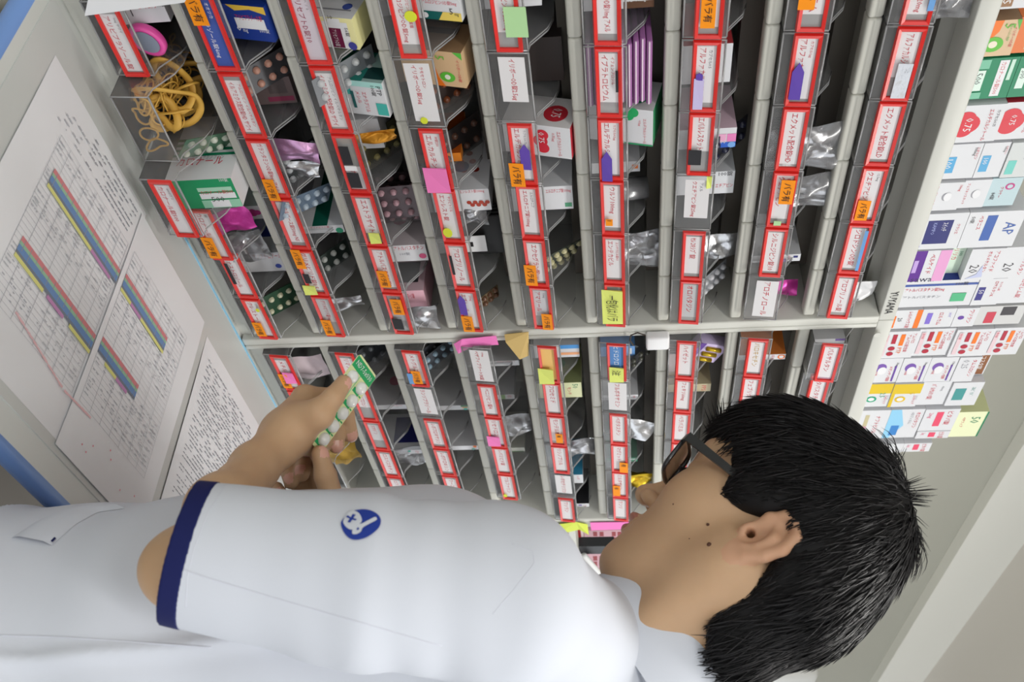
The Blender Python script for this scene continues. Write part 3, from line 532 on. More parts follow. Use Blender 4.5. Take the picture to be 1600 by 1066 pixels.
stack([
 ((1563, -20), (1562, 17), -20, [(1618, CT, 'white carton with brown 5 label, far corner of the cabinet top', dict(front=[('r', .35, .9, .2, .55, (150, 110, 76)), ('h', '5', .6, .26, .22, W_, .2)]))]),
 ((1554, 33), (1534, 91), 33, [(1599, CT, 'tan carton with green 5 and orange corner, standing on the bare cabinet edge', dict(base=(216, 186, 150), lcol=(150, 120, 92), front=[('p', [(0, 0), (1, 0), (1, .16), (.55, .24), (.3, .45), (0, .5)], OR), ('p', [(.0, .86), (.3, 1), (0, 1)], (90, 176, 70)), ('c', .66, .38, .0085, (96, 186, 62), .0095), ('c', .66, .38, .004, (235, 225, 205)), ('h', '5', .10, .56, .30, (110, 186, 70), .3), ('h', 'イリボーOD錠', .2, .84, .1, R_), ('h', 'ラモセトロン塩酸', .1, .72, .07, (96, 170, 80))])),
   (1648, CT, 'orange carton on the tan carton, cut off by the photo edge', dict(base=(224, 120, 60), front=[('r', .1, .9, .4, .8, (216, 186, 150))]))]),
 ((1536, 95), (1513, 160), 95, [(1597, CT, 'green carton with 500 panel and white stripe, lower of two', dict(base=G_, front=[('r', .06, .94, .60, .80, W_), ('h', 'カロナール錠500', .1, .64, .11, R_), ('r', .05, .55, .84, .92, (200, 230, 214)), ('r', .28, .78, .12, .36, (220, 238, 228)), ('h', '500', .34, .16, .15, K_, .36), ('r', .02, .24, .1, .4, (120, 190, 160)), ('r', .82, .98, .1, .4, (120, 190, 160))])),
   (1650, CT, 'green carton with 500 panel, upper of two', dict(base=G_, front=[('r', .06, .94, .6, .8, W_), ('r', .28, .78, .12, .36, (220, 238, 228)), ('h', '500', .34, .16, .15, K_, .36)]))]),
 ((1507, 166), (1491, 225), 166, [(1575, CT, 'white carton with red 0.75 cloud, the lower one', dict(top=(186, 50, 66), front=[('c', .5, .3, .0125, (214, 50, 66)), ('c', .36, .24, .010, (214, 50, 66)), ('c', .64, .24, .010, (214, 50, 66)), ('h', '0.75', .33, .24, .16, W_, .36), ('h', 'エルデカルシトール', .12, .68, .1, R_), ('h', 'カプセル0.75', .15, .84, .07, K_)])),
   (1632, CT, 'white carton with red 0.75 cloud resting above its twin', dict(lcol=(186, 50, 66), front=[('c', .5, .3, .0125, (214, 50, 66)), ('c', .36, .24, .010, (214, 50, 66)), ('c', .64, .24, .010, (214, 50, 66)), ('h', '0.75', .33, .24, .16, W_, .36), ('h', 'エルデカルシトール', .12, .68, .1, R_)]))]),
 ((1493, 229), (1476, 284), 229, [(1540, CT, 'white carton with light blue 100 square, resting on bare metal', wb100), (1582, CT, 'white carton with light blue 100 square, second up', wb100),
   (1626, CT, 'grey and teal carton above the two 100 cartons', dict(base=(206, 210, 210), front=[('r', .5, .9, .1, .4, (110, 200, 190)), ('h', 'アメル', .1, .6, .2, K_)]))]),
 ((1467, 287), (1453, 331), 287, [(1510, CT, 'white carton with curved smile line and red lettering, lower', dict(front=[('h', 'フェブキソスタット', .1, .12, .12, R_), ('h', '10mg', .1, .82, .12, R_, .5), ('c', .5, .52, .006, GY, .004), ('c', .5, .58, .0065, W_, .0042)])),
   (1552, CT, 'white carton with curved smile line, upper beside pale blue one', dict(front=[('h', 'フェブキソスタット', .1, .12, .12, R_), ('c', .5, .52, .006, GY, .004), ('c', .5, .58, .0065, W_, .0042)])),
   (1600, CT, 'pale blue carton with magenta emblem', dict(base=(186, 208, 214), front=[('c', .3, .66, .005, (190, 50, 130)), ('c', .3, .66, .003, (186, 208, 214)), ('h', 'グラケー', .3, .36, .12, R_), ('h', '84錠', .5, .12, .16, K_, .3)]))]),
 ((1446, 336), (1434, 392), 336, [(1516, CT, 'big white carton with navy and yellow label panel', dict(d=.16, left=[('r', .1, .9, .1, .62, N_), ('r', .1, .9, .62, .72, (232, 220, 60))], front=[('r', .18, .84, .18, .72, N_), ('h', 'ｽｲｯﾁ', .24, .5, .12, W_, .5), ('h', 'KAMPO', .24, .3, .08, (160, 170, 220), .5), ('h', 'クラシエ', .3, .82, .07, R_), ('c', .9, .1, .003, (170, 160, 210))])),
   (1604, CT, 'white carton with blue label and AP letters', dict(d=.16, front=[('r', .1, .8, .34, .52, (52, 92, 170)), ('h', 'ベタニス', .1, .2, .08, R_), ('h', 'AP', .3, .7, .2, (52, 92, 170), .4), ('h', '50錠', .12, .05, .08, K_, .4)]))]),
 ((1435, 394), (1416, 443), 394, [(1491, CT, 'purple and pink banded carton under pale green one', dict(front=[('r', 0, 1, .06, .42, (92, 36, 142)), ('r', 0, 1, .72, .98, (226, 160, 206)), ('h', 'ベルケイド', .12, .52, .12, R_), ('r', .3, .7, .18, .28, (190, 160, 220))])),
   (1519, CT, 'pale green slim carton between purple and 20 cartons', dict(base=(206, 224, 206), front=[('h', 'リリカ', .2, .3, .3, R_), ('h', '100', .3, .68, .2, G_, .3)], back=.01)),
   (1572, CT, 'white carton lettered 20, next to green slim one', dict(front=[('h', '20', .5, .12, .28, K_, .36), ('h', 'アコファイド', .08, .72, .14, R_), ('h', 'オルメサルタン', .08, .52, .12, R_), ('p', [(.5, .5), (.9, .6), (.95, .1), (.8, .4)], (190, 196, 226))])),
   (1628, CT, 'white carton lettered 20, highest of that column', dict(front=[('h', '20', .5, .12, .28, K_, .36), ('h', 'オルメサルタン', .08, .6, .14, R_)]))]),
 ((1414, 442), (1406, 483), 442, [(1531, CT, 'long white and navy striped carton standing upright', dict(lcol=(42, 56, 130), front=[('r', .0, .2, 0, .03, N_), ('r', .12, .20, .0, 1, (60, 86, 160)), ('v', 'sawai', .02, .12, .18, (34, 34, 70), .3), ('v', 'アトルバスタチン錠5mg', .42, .1, .16, R_, .5), ('v', 'アトルバスタチン', .66, .1, .1, GY, .5), ('r', .5, .82, .72, .9, (80, 180, 130)), ('v', '100錠', .2, .72, .12, K_, .2)])),
   (1573, CT, 'white carton with navy 50 square', dict(front=[('r', .3, .8, .08, .34, (52, 48, 130)), ('h', '50', .4, .12, .18, W_, .34), ('h', 'ロサルタンK', .1, .6, .14, R_), ('h', 'カリウム錠', .12, .8, .1, R_)], left=[('r', .2, .9, .3, .9, (70, 62, 160)), ('c', .5, .6, .008, (200, 190, 230))])),
   (1622, CT, 'white carton with red lettering above the 50 carton', dict(front=[('h', 'ロゼレム錠', .1, .5, .18, R_)]))]),
 ((1395, 487), (1390, 516), 487, [(1444, CT, 'white carton with orange band and orange square', dict(front=[('r', 0, 1, .84, 1, OR), ('r', .3, .95, .04, .24, OR), ('h', 'レルパックス錠', .1, .58, .14, R_), ('h', '20', .4, .3, .14, K_, .3)])),
   (1496, CT, 'white carton with violet square', dict(front=[('r', .2, .8, .16, .32, (130, 110, 206)), ('h', 'ロルカム', .2, .52, .13, R_), ('h', 'ｼｵﾉｷﾞ', .2, .8, .1, (130, 110, 206))])),
   (1531, CT, 'small white carton with purple dot', dict(front=[('c', .5, .3, .004, P_), ('h', 'ワソラン', .1, .6, .2, R_)])),
   (1604, CT, 'large grey-sided carton with black picture square', dict(d=.14, base=(206, 206, 206), left=[('r', .3, .7, .3, .7, K_)], front=[('r', .05, .5, .5, .8, K_), ('r', .3, .9, .2, .4, (200, 60, 80))]))]),
 ((1388, 520), (1377, 562), 520, [(1439, CT, 'orange and red marked white carton, lowest of four alike', f4), (1496, CT, 'orange and red marked white carton, second of four alike', f4), (1553, CT, 'orange and red marked white carton, third of four alike', f4), (1606, CT, 'orange and red marked white carton, highest of four alike', f4)]),
 ((1375, 564), (1362, 602), 564, [(1414, CT, 'white carton with violet swoosh, lowest of three alike', pur), (1457, CT, 'white carton with violet swoosh, middle of three alike', pur), (1500, CT, 'white carton with violet swoosh, highest of three alike', pur),
   (1534, CT, 'white carton with grey digits under brown-ended box', dict(front=[('h', '0.25', .1, .2, .3, GY, .5), ('h', 'タムスロシン', .1, .64, .2, R_)])), (1556, CT, 'small white carton with brown lettered band', dict(front=[('r', .02, .98, .1, .9, (140, 90, 56)), ('h', 'ムコスタ錠', .1, .3, .4, W_)], back=.012))]),
 ((1360, 603), (1348, 639), 603, [(1399, CT, 'yellow and white carton with green ring', yel('2.5', (30, 160, 120))), (1444, CT, 'yellow and white carton with yellow ring', yel('5', (226, 190, 40))), (1490, CT, 'plain white carton with red words beside the yellow ones', dict(front=[('h', 'ﾊﾞﾙｻﾙﾀﾝ錠', .1, .3, .2, R_), ('h', '40mg', .2, .66, .12, GY, .5)])),
   (1538, CT, 'white carton with teal square', dict(front=[('r', .25, .75, .14, .5, (70, 150, 150)), ('h', 'ｽﾙﾋﾟﾘﾄﾞ', .2, .66, .14, (90, 160, 150))]))]),
 ((1348, 644), (1341, 688), 644, [(1394, CT, 'white carton with tan bar, lowest beside the hair', dict(front=[('r', .15, .55, .3, .42, (196, 186, 150)), ('r', .55, .8, .3, .42, (226, 170, 190)), ('h', 'ナフトピジル', .2, .62, .14, R_)])),
   (1447, CT, 'white and light blue wave carton', dict(front=[('p', [(0, 0), (1, 0), (1, .2), (.55, .52), (0, .3)], (146, 204, 236)), ('r', .55, .9, .16, .4, (60, 130, 200)), ('h', 'オロパタジン', .1, .78, .13, R_), ('h', 'ODフィルム', .1, .62, .1, GY)])),
   (1501, CT, 'pink barred white carton, nearer of the pair', dict(pk, dx=(0, -.020))), (1548, CT, 'yellow green carton with green 50 leaning at the stack end', dict(base=(232, 236, 196), lcol=(206, 210, 160), front=[('h', '50', .2, .5, .3, G_, .4), ('h', 'ベザフィブ', .2, .2, .12, R_), ('r', 0, 1, .95, 1, G_)], left=[('h', '10錠', .2, .3, .3, K_, .4)], dx=(.010, .0)))]),
], YT)
_p = on_y(1443, 667, YT); _q = on_y(1433, 686, YT); _z0 = on_y(1447, 644, YT)[2]; _z1 = on_y(1501, 644, YT)[2]
_x1 = on_y(1341, 688, YT)[0]-.0006-.0196
carton(CT, 'pink barred white carton, the one beyond its twin', (_x1, _x1+.0195), (YT, YT+.08), (_z0+.0004, _z1-.001), group='medicine cartons stacked on the cabinet top', **{k_: v for k_, v in pk.items() if k_ != 'd'})
_p = on_y(1405, 692, YT); _q = on_y(1416, 706, YT); _za = on_y(1412, 696, YT)[2]; _zb = on_y(1458, 690, YT)[2]
carton(CT, 'white carton half hidden by hair at the stack end', (_p[0]+.003, _p[0]+.030), (YT, YT+.08), (TOPZ+.0005, _za), front=[('r', .2, .6, .2, .6, (226, 206, 90))], group='medicine cartons stacked on the cabinet top')
carton(CT, 'pink barred carton topmost at the hair end', (_p[0]+.003, _p[0]+.028), (YT, YT+.08), (_za+.0004, _zb), group='medicine cartons stacked on the cabinet top', **{k_: v for k_, v in pk.items() if k_ != 'd'})
# ------------------------------------------------------------------ cartons and packs standing in the bins
def cbox(bay, r, c, x0, x1, y0, y1, desc, yf=.006, d=.07, rot=0, name='medicine_box', lean=0, **kw):
    if lean: yf = -.010; d = .046
    xm, ym = (x0+x1)/2, (y0+y1)/2
    X0 = on_y(xm, y0, yf)[0]; X1 = on_y(xm, y1, yf)[0]; Z0 = on_y(x0, ym, yf)[2]; Z1 = on_y(x1, ym, yf)[2]
    fl = zs(r)+.0022
    tx = tray_x(bay, c); X0 = max(X0, tx+.002); X1 = min(X1, tx+tw-.002)
    if X1-X0 < .012: m = (X0+X1)/2; X0, X1 = m-.006, m+.006; X0 = max(X0, tx+.002); X1 = X0+.012
    ceil_ = ZB+(r+1)*PIT-.001 if r < 8 else TOPZ-.024
    hv = Z1-Z0; Z1 = min(Z1, ceil_)
    fr = kw.pop('front', ()); H = Z1-fl
    # keep what the photo shows of the face in its upper part
    tvis = max(0.0, (Z0-fl)/H) if Z0 > fl else 0
    def rm(t): return tvis+(1-tvis)*t
    f2 = []
    for it in fr:
        it = list(it)
        if it[0] == 'r': it[3], it[4] = rm(it[3]), rm(it[4])
        elif it[0] == 'p': it[1] = [(s, rm(t)) for s, t in it[1]]
        elif it[0] == 'c': it[2] = rm(it[2])
        elif it[0] == 'h': it[3] = rm(it[3]); it[4] *= (1-tvis)
        elif it[0] == 'v': it[3] = rm(it[3]); it[6:] = [(it[6] if len(it) > 6 else .95-it[3])*(1-tvis)]
        f2.append(tuple(it))
    yb = tray_y(bay, r, c)+.0075; y_ = max(yf, yb) if not lean else .0105
    o_ = carton(name, desc+', in bin '+where(bay, r, c), (X0, X1), (y_, min(y_+d, tray_y(bay, r, c)+.18)), (fl, Z1), front=f2, rot=0, group='medicine boxes in the bins', **kw)
    if lean: o_.rotation_euler.x = math.radians(lean)
    return o_
RT = lambda a, b='', s=.5: [('v', a, .3, .06, .26, R_, .88)]+([('v', b, .62, .2, .18, GY, .6)] if b else [])
cbox('A',0,0, 203,262,8,36, 'white box with red print', front=[('v','ロートニゲン',.2,.3,.3,R_,.5),('v','1',.55,.05,.4,K_,.1),('v','100錠',.15,.82,.26,K_,.2)])
cbox('A',0,2, 306,391,279,332, 'green and white box with 500', yf=-.035, d=.105, base=(26,150,96), lcol=W_, top=W_, front=[('r',0,1,0,1,(26,150,96)),('r',.28,.42,.1,.92,(170,216,190)),('r',.48,.68,.1,.95,W_),('v','カロナール錠500',.52,.14,.14,R_,.78),('r',.72,1,.08,1,(150,206,176)),('r',.74,.98,.3,.74,W_),('v','500',.78,.34,.17,K_,.32),('v','100錠',.1,.72,.14,W_,.2)], left=[('r',.36,.40,0,1,G_),('r',.44,.48,0,1,G_),('r',.52,.56,0,1,G_),('r',.60,.64,0,1,G_),('v','カロナール',.78,.1,.12,R_,.7),('v','アセトアミノフェン',.7,.3,.06,GY,.5)])
cbox('A',0,3, 380,412,322,348, 'white box with magenta butterfly', yf=.03, front=[('c',.5,.5,.006,(196,60,140)),('c',.5,.75,.004,(196,60,140)),('v','ﾌﾟﾗﾝﾙｶｽﾄ',.7,.1,.2,R_)])
cbox('A',0,4, 396,447,395,424, 'white box with blue dot', yf=.02, front=RT('アナストロゾール')+[('c',.72,.72,.004,(60,80,170))], left=[('r',.1,.6,.3,.9,(46,66,150))])
cbox('A',1,0, 358,436,14,70, 'dark blue box with yellow wave', base=(26,56,140), lean=15, front=[('p',[(0,.0),(.16,.2),(.1,.6),(.22,1),(0,1)],(224,186,70)),('r',.36,.66,.12,.9,W_),('v','アリピプラゾール錠',.42,.16,.17,R_,.7),('v','6',.74,.1,.22,W_,.1),('v','mg',.8,.25,.12,W_,.12),('v','100錠',.74,.7,.13,W_,.25)], left=[('r',.1,.5,.2,.9,(224,186,70))])
cbox('A',1,1, 418,466,120,206, 'dull pinkish grey box', yf=.03, base=(120,104,104), lcol=(92,80,80), front=[('r',.72,.9,.1,.95,(150,60,90)),('r',.1,.6,.2,.8,(98,88,88))])
cbox('A',1,3, 488,543,361,385, 'white box with green dot', yf=.01, d=.10, front=RT('グリメピリド錠')+[('c',.72,.86,.0045,(20,150,110))], left=[('r',.0,1,.45,.72,(20,96,80)),('r',.1,.5,.1,.3,GY)])
cbox('A',2,0, 507,561,36,104, 'white yellow box with maroon bar', base=(238,232,170), lcol=W_, lean=15, front=[('r',.14,1,.0,.80,W_),('r',.34,.98,.14,.56,(112,28,66)),('h','アリセプトD錠',.38,.26,.16,W_,.56),('h','56錠',.3,.68,.14,K_,.4),('r',.02,.22,.2,.6,W_),('v','10',.05,.26,.12,K_,.3),('c',.88,.82,.0045,(70,70,150))], left=[('r',.7,.75,.1,.9,GY),('c',.6,.8,.005,(70,90,170))])
cbox('A',2,1, 541,612,133,187, 'white and teal box lettered PTP', lean=15, front=[('r',.0,.42,.04,.14,(70,190,180)),('r',.0,.16,.0,1,(170,220,214)),('r',.6,.95,.72,1,(70,180,170)),('h','PTP',.1,.82,.12,K_,.3),('h','100錠',.1,.68,.12,K_,.4),('h','エナラプリル',.3,.42,.12,R_,.6),('h','メシル',.3,.26,.1,R_,.5),('r',.3,.8,.12,.2,(40,100,100))], left=[('r',.0,1,.2,.7,(30,120,110)),('r',.5,.9,.7,1,(20,60,60))], lcol=(150,180,176))
cbox('A',2,2, 562,596,186,232, 'white box with green mark', yf=.025, front=[('h','GHO',.4,.7,.16,(60,140,90),.4)])
cbox('A',2,4, 614,667,383,408, 'white and pink box', yf=.006, d=.09, front=RT('アトルバスタチン','100錠')+[('c',.7,.86,.0045,(214,80,130))], left=[('c',.5,.5,.010,(180,90,120)),('r',.1,.4,.2,.9,(206,190,196))], lcol=(196,186,190))
cbox('A',2,5, 634,667,454,496, 'pink box with black square', base=(240,190,204), lcol=(222,190,200), front=[('v','アマージ錠',.3,.1,.2,R_),('v','10',.1,.06,.14,K_,.12)], left=[('r',.3,.8,.3,.85,K_)])
cbox('A',3,0, 655,723,-10,38, 'white box with teal band', lean=15, front=[('r',.72,1,0,.62,(20,96,92)),('p',[(.72,.55),(1,.42),(1,1),(.72,1)],(232,206,100)),('v','アムロジピンOD錠5mg',.5,.06,.16,R_,.86),('v','5',.78,.72,.2,K_,.1),('v','mg',.84,.84,.1,K_,.1),('c',.86,.1,.003,W_)])
cbox('A',3,1, 678,728,88,143, 'tan box with green 5', base=(214,180,140), lcol=(150,118,86), lean=15, front=[('p',[(.3,0),(1,.0),(1,.3),(.75,.12)],OR),('p',[(0,.7),(0,1),(.2,1)],(90,186,70)),('c',.72,.42,.006,(96,186,62),.008),('c',.72,.42,.003,(235,235,220)),('h','5',.12,.12,.28,(110,190,70),.3),('h','イリボーOD錠',.2,.78,.12,R_,.7)], left=[('r',.2,.4,.2,.8,(90,70,50))])
cbox('A',3,2, 705,722,240,262, 'small orange box', yf=.02, base=(240,140,40), lcol=(190,90,24))
cbox('A',3,3, 718,766,296,329, 'white box with beads', d=.10, front=[('v','エンレスト錠100mg',.18,.05,.18,R_,.8)]+[('c',.6+.12*(i%2),.3+i*.1,.0028,(170,60,40)) for i in range(7)], left=[('c',.4+.14*(i%3),.2+i*.07,.004,(150,50,40)) for i in range(9)]+[('c',.62,.5,.009,(40,60,120))])
cbox('A',4,0, 822,846,-8,8, 'grey white box', front=[('v','ｱﾑﾛｼﾞ',.3,.3,.3,K_)])
cbox('A',4,1, 832,880,58,140, 'dark brown box', yf=.04, base=(64,56,54), lcol=(52,46,44))
cbox('A',4,2, 838,896,204,252, 'white box with red 0.75 cloud', top=(200,50,66), lean=15, front=[('c',.5,.14,.008,(214,50,66)),('c',.3,.2,.007,(214,50,66)),('c',.72,.2,.007,(214,50,66)),('h','0.75',.22,.1,.16,W_,.5),('h','エルデカルシトール',.14,.62,.12,R_,.8),('h','0.75µg',.2,.46,.1,R_,.5)], left=[('c',.55,.72,.013,(196,44,58)),('h','0.75',.38,.66,.14,W_,.3)], lcol=(222,218,218))
cbox('A',4,3, 852,895,291,327, 'white box with red print line', d=.09, front=[('v','エルロチニブ錠100mg',.3,.04,.2,R_,.9),('r',.72,.9,.7,.95,(80,160,120))])
cbox('A',5,0, 974,1022,-10,12, 'white and brown box lettered OD', front=[('r',.5,1,0,1,(92,62,42)),('v','OD 10mg',.6,.1,.28,W_,.8)])
cbox('A',5,2, 978,1024,178,233, 'white and green box', top=(60,150,100), lean=15, front=[('c',.1,.3,.006,(40,170,100)),('c',.2,.14,.006,(40,170,100)),('h','エルデカルシトール',.24,.66,.12,R_,.7),('h','0.5µg',.3,.48,.1,R_,.5),('r',.96,1,0,1,(40,150,96))], left=[('c',.55,.7,.012,(40,140,90)),('h','0.5',.4,.62,.14,W_,.3)], lcol=(214,218,214))
cbox('A',5,3, 984,1000,252,268, 'small orange and white box', yf=.03, front=[('r',.3,.7,.2,.8,OR)])
cbox('A',6,1, 1127,1143,68,128, 'white box with red edge', front=[('v','アルファ',.3,.1,.3,R_)], top=(170,40,50), lcol=(190,60,66))
cbox('A',6,1, 1122,1153,146,178, 'pink and blue box with 100', yf=.022, front=[('r',.72,1,0,1,(40,96,200)),('r',.3,.7,.55,1,(232,130,190)),('r',.3,.7,0,.5,(236,170,206)),('v','100',.78,.1,.18,W_,.4),('c',.86,.8,.004,(120,170,230)),('v','OX',.4,.1,.2,W_,.3)], lcol=(226,190,206)) if False else None
cbox('A',6,2, 1119,1150,200,230, 'pink and blue box with 100', front=[('r',.72,1,0,1,(40,96,200)),('r',.3,.7,.55,1,(232,130,190)),('r',.3,.7,0,.5,(236,170,206)),('v','100',.78,.1,.18,W_,.4),('c',.86,.8,.004,(120,170,230))], lcol=(226,196,210))
cbox('A',6,1, 1121,1152,147,178, 'rose and blue box', yf=.014, front=[('r',.72,1,0,1,(40,96,200)),('r',.3,.7,.55,1,(232,130,190)),('v','100',.78,.1,.18,W_,.4)], lcol=(226,196,210)) if False else None
cbox('A',6,3, 1111,1147,268,302, 'white box lettered 100', yf=.012, front=[('v','クエチアピン',.72,.05,.18,R_,.9),('v','100錠',.2,.3,.2,K_,.6)])
cbox('A',7,4, 1219,1246,404,446, 'white box with navy squares', front=[('r',.2,.5,.6,.85,N_),('h','シルニジピン',.1,.3,.14,R_,.8),('c',.8,.1,.003,P_)])
cbox('B',1,1, 624,674,652,690, 'white box with pink flower side', d=.09, front=RT('リピディル','100錠'), left=[('c',.5,.6,.009,(196,90,120)),('r',.2,.4,.1,.9,(180,176,180))], lcol=(196,194,198), yf=.02)
cbox('B',1,2, 650,682,736,765, 'white and navy box', front=[('c',.3,.2,.003,(60,170,150)),('h','ルプラック',.2,.5,.2,R_)], left=[('r',.1,.8,.3,.9,N_)], yf=.01)
cbox('B',2,1, 729,753,657,683, 'small green and white box', front=[('r',0,.3,0,1,(70,130,90)),('r',.4,.6,.1,.6,(230,180,90)),('c',.8,.4,.003,(90,190,180))], yf=.02)
cbox('B',2,2, 744,773,723,760, 'white box with orange tick', front=[('h','モーラス',.3,.5,.2,R_),('c',.2,.6,.003,OR),('c',.8,.4,.003,(120,180,170))], d=.09)
cbox('B',3,0, 777,813,570,589, 'white box lettered 100mg', yf=.015, front=RT('ベザフィブラート','100mg'))
cbox('B',3,1, 788,808,635,652, 'small pale green box', yf=.03, front=[('r',.0,1,0,.3,(150,190,130)),('h','B12',.2,.5,.3,R_,.5)])
cbox('B',3,3, 801,823,701,738, 'grey white box with green edge', yf=.02, base=(206,208,200), front=[('r',.8,.95,.1,.9,(120,170,110))])
cbox('B',4,0, 874,905,539,558, 'white, blue and orange box', yf=.008, front=[('r',0,.3,0,1,(70,150,220)),('r',.6,.8,0,1,(240,170,120))])
cbox('B',4,1, 881,909,598,621, 'yellow green box with green digits', front=[('h','50',.1,.5,.3,G_,.4),('h','モンテ',.3,.2,.2,R_)], base=(222,226,180), left=[('c',.5,.5,.008,(90,150,90))], lcol=(150,160,110)) 
cbox('B',4,4, 895,911,742,755, 'white box with blue side', front=[('h','レボ',.2,.4,.3,R_)], lcol=(60,150,190), yf=.004)
cbox('B',4,5, 898,921,788,803, 'white box with black side', front=[('r',.3,.6,.3,.5,P_),('h','ワソ',.5,.6,.2,R_)], lcol=(40,40,44))
cbox('B',5,0, 980,992,541,556, 'blue and white box', base=(110,160,220), front=[('r',.2,.8,.3,.6,W_)])
cbox('B',5,1, 984,997,621,642, 'white box with pale red print', front=[('h','ﾌﾙﾎﾞ',.2,.4,.3,R_)])
cbox('B',5,3, 982,996,724,744, 'green box with white stripe', base=(20,140,100), front=[('r',.3,.5,.1,.9,W_)])
cbox('B',6,1, 1086,1110,600,620, 'tan box', yf=.012, base=(196,184,150), front=[('h','PPS',.2,.4,.3,R_)])
cbox('B',7,0, 1192,1224,556,590, 'white and orange box', front=[('c',.5,.8,.005,OR),('c',.5,.8,.003,W_),('h','パキシル',.1,.3,.2,R_)], lcol=(226,130,60), d=.1)
cbox('B',8,0, 1303,1318,532,546, 'white and purple box', yf=.03, front=[('r',0,.4,0,1,P_)])
# ------------------------------------------------------------------ blisters, foils, bags
def inbin(bay, r, c, px, py, yf):
    p = on_y(px, py, yf); tx = tray_x(bay, c); return np.array([min(max(p[0], tx+.012), tx+tw-.012), yf, max(p[2], zs(r)+.012)])
def blister(bay, r, c, px, py, desc, pill=(226, 220, 206), card=(150, 152, 158), w=.032, h=.075, yf=.02, ang=0, tilt=.8, n=(2, 5), foil=True, yaw=0, pr=.0042):
    p = inbin(bay, r, c, px, py, yf); k = MB(); cm = SILV if foil else M(card, .4, .4)
    card = tuple(int(q*.82) for q in card); pill = tuple(int(q*.9) for q in pill); k.box((-w/2, 0, -h/2), (w/2, .0007, h/2), M(card, .35, .5, metal=.35))
    o = k.build('pill_blister'); o.location = p; o.rotation_euler = (-tilt, ang, yaw); k2 = MB()
    nx, nz = n
    for i in range(nx):
        for j in range(nz):
            cx = -w/2+w*(i+.5)/nx; cz = -h/2+h*(j+.6)/(nz+.2); V = []; m_ = 8
            for ring, (rr, yy) in enumerate(((1, 0), (.85, -.0028), (.45, -.0042))):
                V += [(cx+pr*rr*math.cos(a), yy, cz+pr*rr*math.sin(a)) for a in np.linspace(0, 6.283, m_, endpoint=False)]
            k2.add(V, [(q*m_+t, q*m_+(t+1) % m_, (q+1)*m_+(t+1) % m_, (q+1)*m_+t) for q in range(2) for t in range(m_)]+[tuple(2*m_+t for t in range(m_))], M(pill, .3, .5), True)
    k2.build('pill_pockets', o)
    return thing('pill_blister', desc+', in bin '+where(bay, r, c), 'blister pack', group='blister packs in the bins', mesh=o)
def crumple(name, bay, r, c, px, py, desc, m, w=.05, h=.07, th=.012, yf=.02, ang=0, tilt=.1, seed=0, cat='bag', bay_label=True, text=None):
    p = inbin(bay, r, c, px, py, yf) if bay else np.array([px, py, yf]); rg = random.Random(seed); nx, nz = 12, 16; ph = [rg.uniform(0, 6) for _ in range(8)]
    def sh(u, v, s):
        e = (1-abs(2*u-1)**4)*(1-abs(2*v-1)**4)
        wv = .5+.22*math.sin(9*u+4*v+ph[0])+.2*math.sin(5*u-11*v+ph[1])+.15*math.sin(17*u+ph[2])*math.sin(13*v+ph[3])
        return (w*(u-.5)*(1+.06*math.sin(9*v+ph[4])), s*th*e*wv+.004*math.sin(6*v+ph[5])*math.sin(5*u), h*(v-.5)*(1+.03*math.sin(8*u+ph[6])))
    k = MB()
    for s in (-1, 1):
        V = [sh(i/nx, j/nz, s) for j in range(nz+1) for i in range(nx+1)]
        fs = [(j*(nx+1)+i, j*(nx+1)+i+1, (j+1)*(nx+1)+i+1, (j+1)*(nx+1)+i) for j in range(nz) for i in range(nx)]
        k.add(V, fs if s < 0 else [f[::-1] for f in fs], m, True)
    o = k.build(name); o.location = p; o.rotation_euler = (-tilt, ang, 0)
    return thing(name, desc+(', in bin '+where(bay, r, c) if bay else ''), cat, group='bags and foil packs in the bins', mesh=o)
MAG = M((206, 60, 160), .3, .6, metal=.4, bump=.5, bscale=120); GOLD = M((190, 160, 40), .3, .6, metal=.8, bump=.6, bscale=150); PSIL = M((196, 150, 190), .3, .6, metal=.7, bump=.5, bscale=90)
blister('A',0,2, 330,225, 'green and white blister of capsules', (235,240,225), (120,170,140), yf=.0, ang=.7)
crumple('foil_pack','A',0,3, 362,345, 'magenta foil pack', MAG, .035,.05,.004, yf=.0, ang=-.2, cat='packet', seed=1)
crumple('plastic_bag','A',0,4, 385,385, 'clear bag of white tablets', BAG, .05,.05,.01, yf=.01, cat='bag', seed=2)
blister('A',0,5, 437,470, 'green blister of pale tablets', (226,222,190), (40,90,62), h=.07, w=.05, yf=.012, ang=.3)
blister('A',1,1, 404,120, 'silver blister of pinkish tablets', (216,160,140), (96,96,100), yf=.01)
crumple('foil_pack','A',1,2, 448,235, 'magenta and silver foil pack', PSIL, .03,.07,.005, yf=.0, ang=.3, seed=3, cat='packet')
crumple('foil_pack','A',1,2, 456,262, 'second, silver foil pack', FOIL, .02,.06,.004, yf=.012, ang=.2, seed=4, cat='packet')
blister('A',1,3, 478,315, 'pale blue printed blister', (190,206,220), (130,152,176), yf=.0, ang=.4, h=.07)
blister('A',1,2, 500,285, 'dark backed blister with silver rows', (205,210,214), (60,66,70), yf=.03, n=(3,6), w=.04)
blister('A',1,4, 512,420, 'dark green backed blister', (196,200,196), (52,66,62), yf=.02, n=(2,5))
crumple('foil_pack','A',1,5, 534,474, 'grey silver sachet', FOIL, .022,.055,.003, yf=.015, seed=5, cat='packet')
blister('A',2,1, 540,118, 'silver blister standing on edge', (210,214,216), (150,154,160), yf=.0)
crumple('foil_pack','A',2,2, 575,215, 'amber foil strip', M((206, 140, 36), .3, .6, metal=.6, bump=.5, bscale=150), .014,.06,.003, yf=.004, seed=6, cat='packet')
blister('A',2,2, 590,250, 'olive toned blister', (150,140,90), (92,88,66), yf=.035, w=.045)
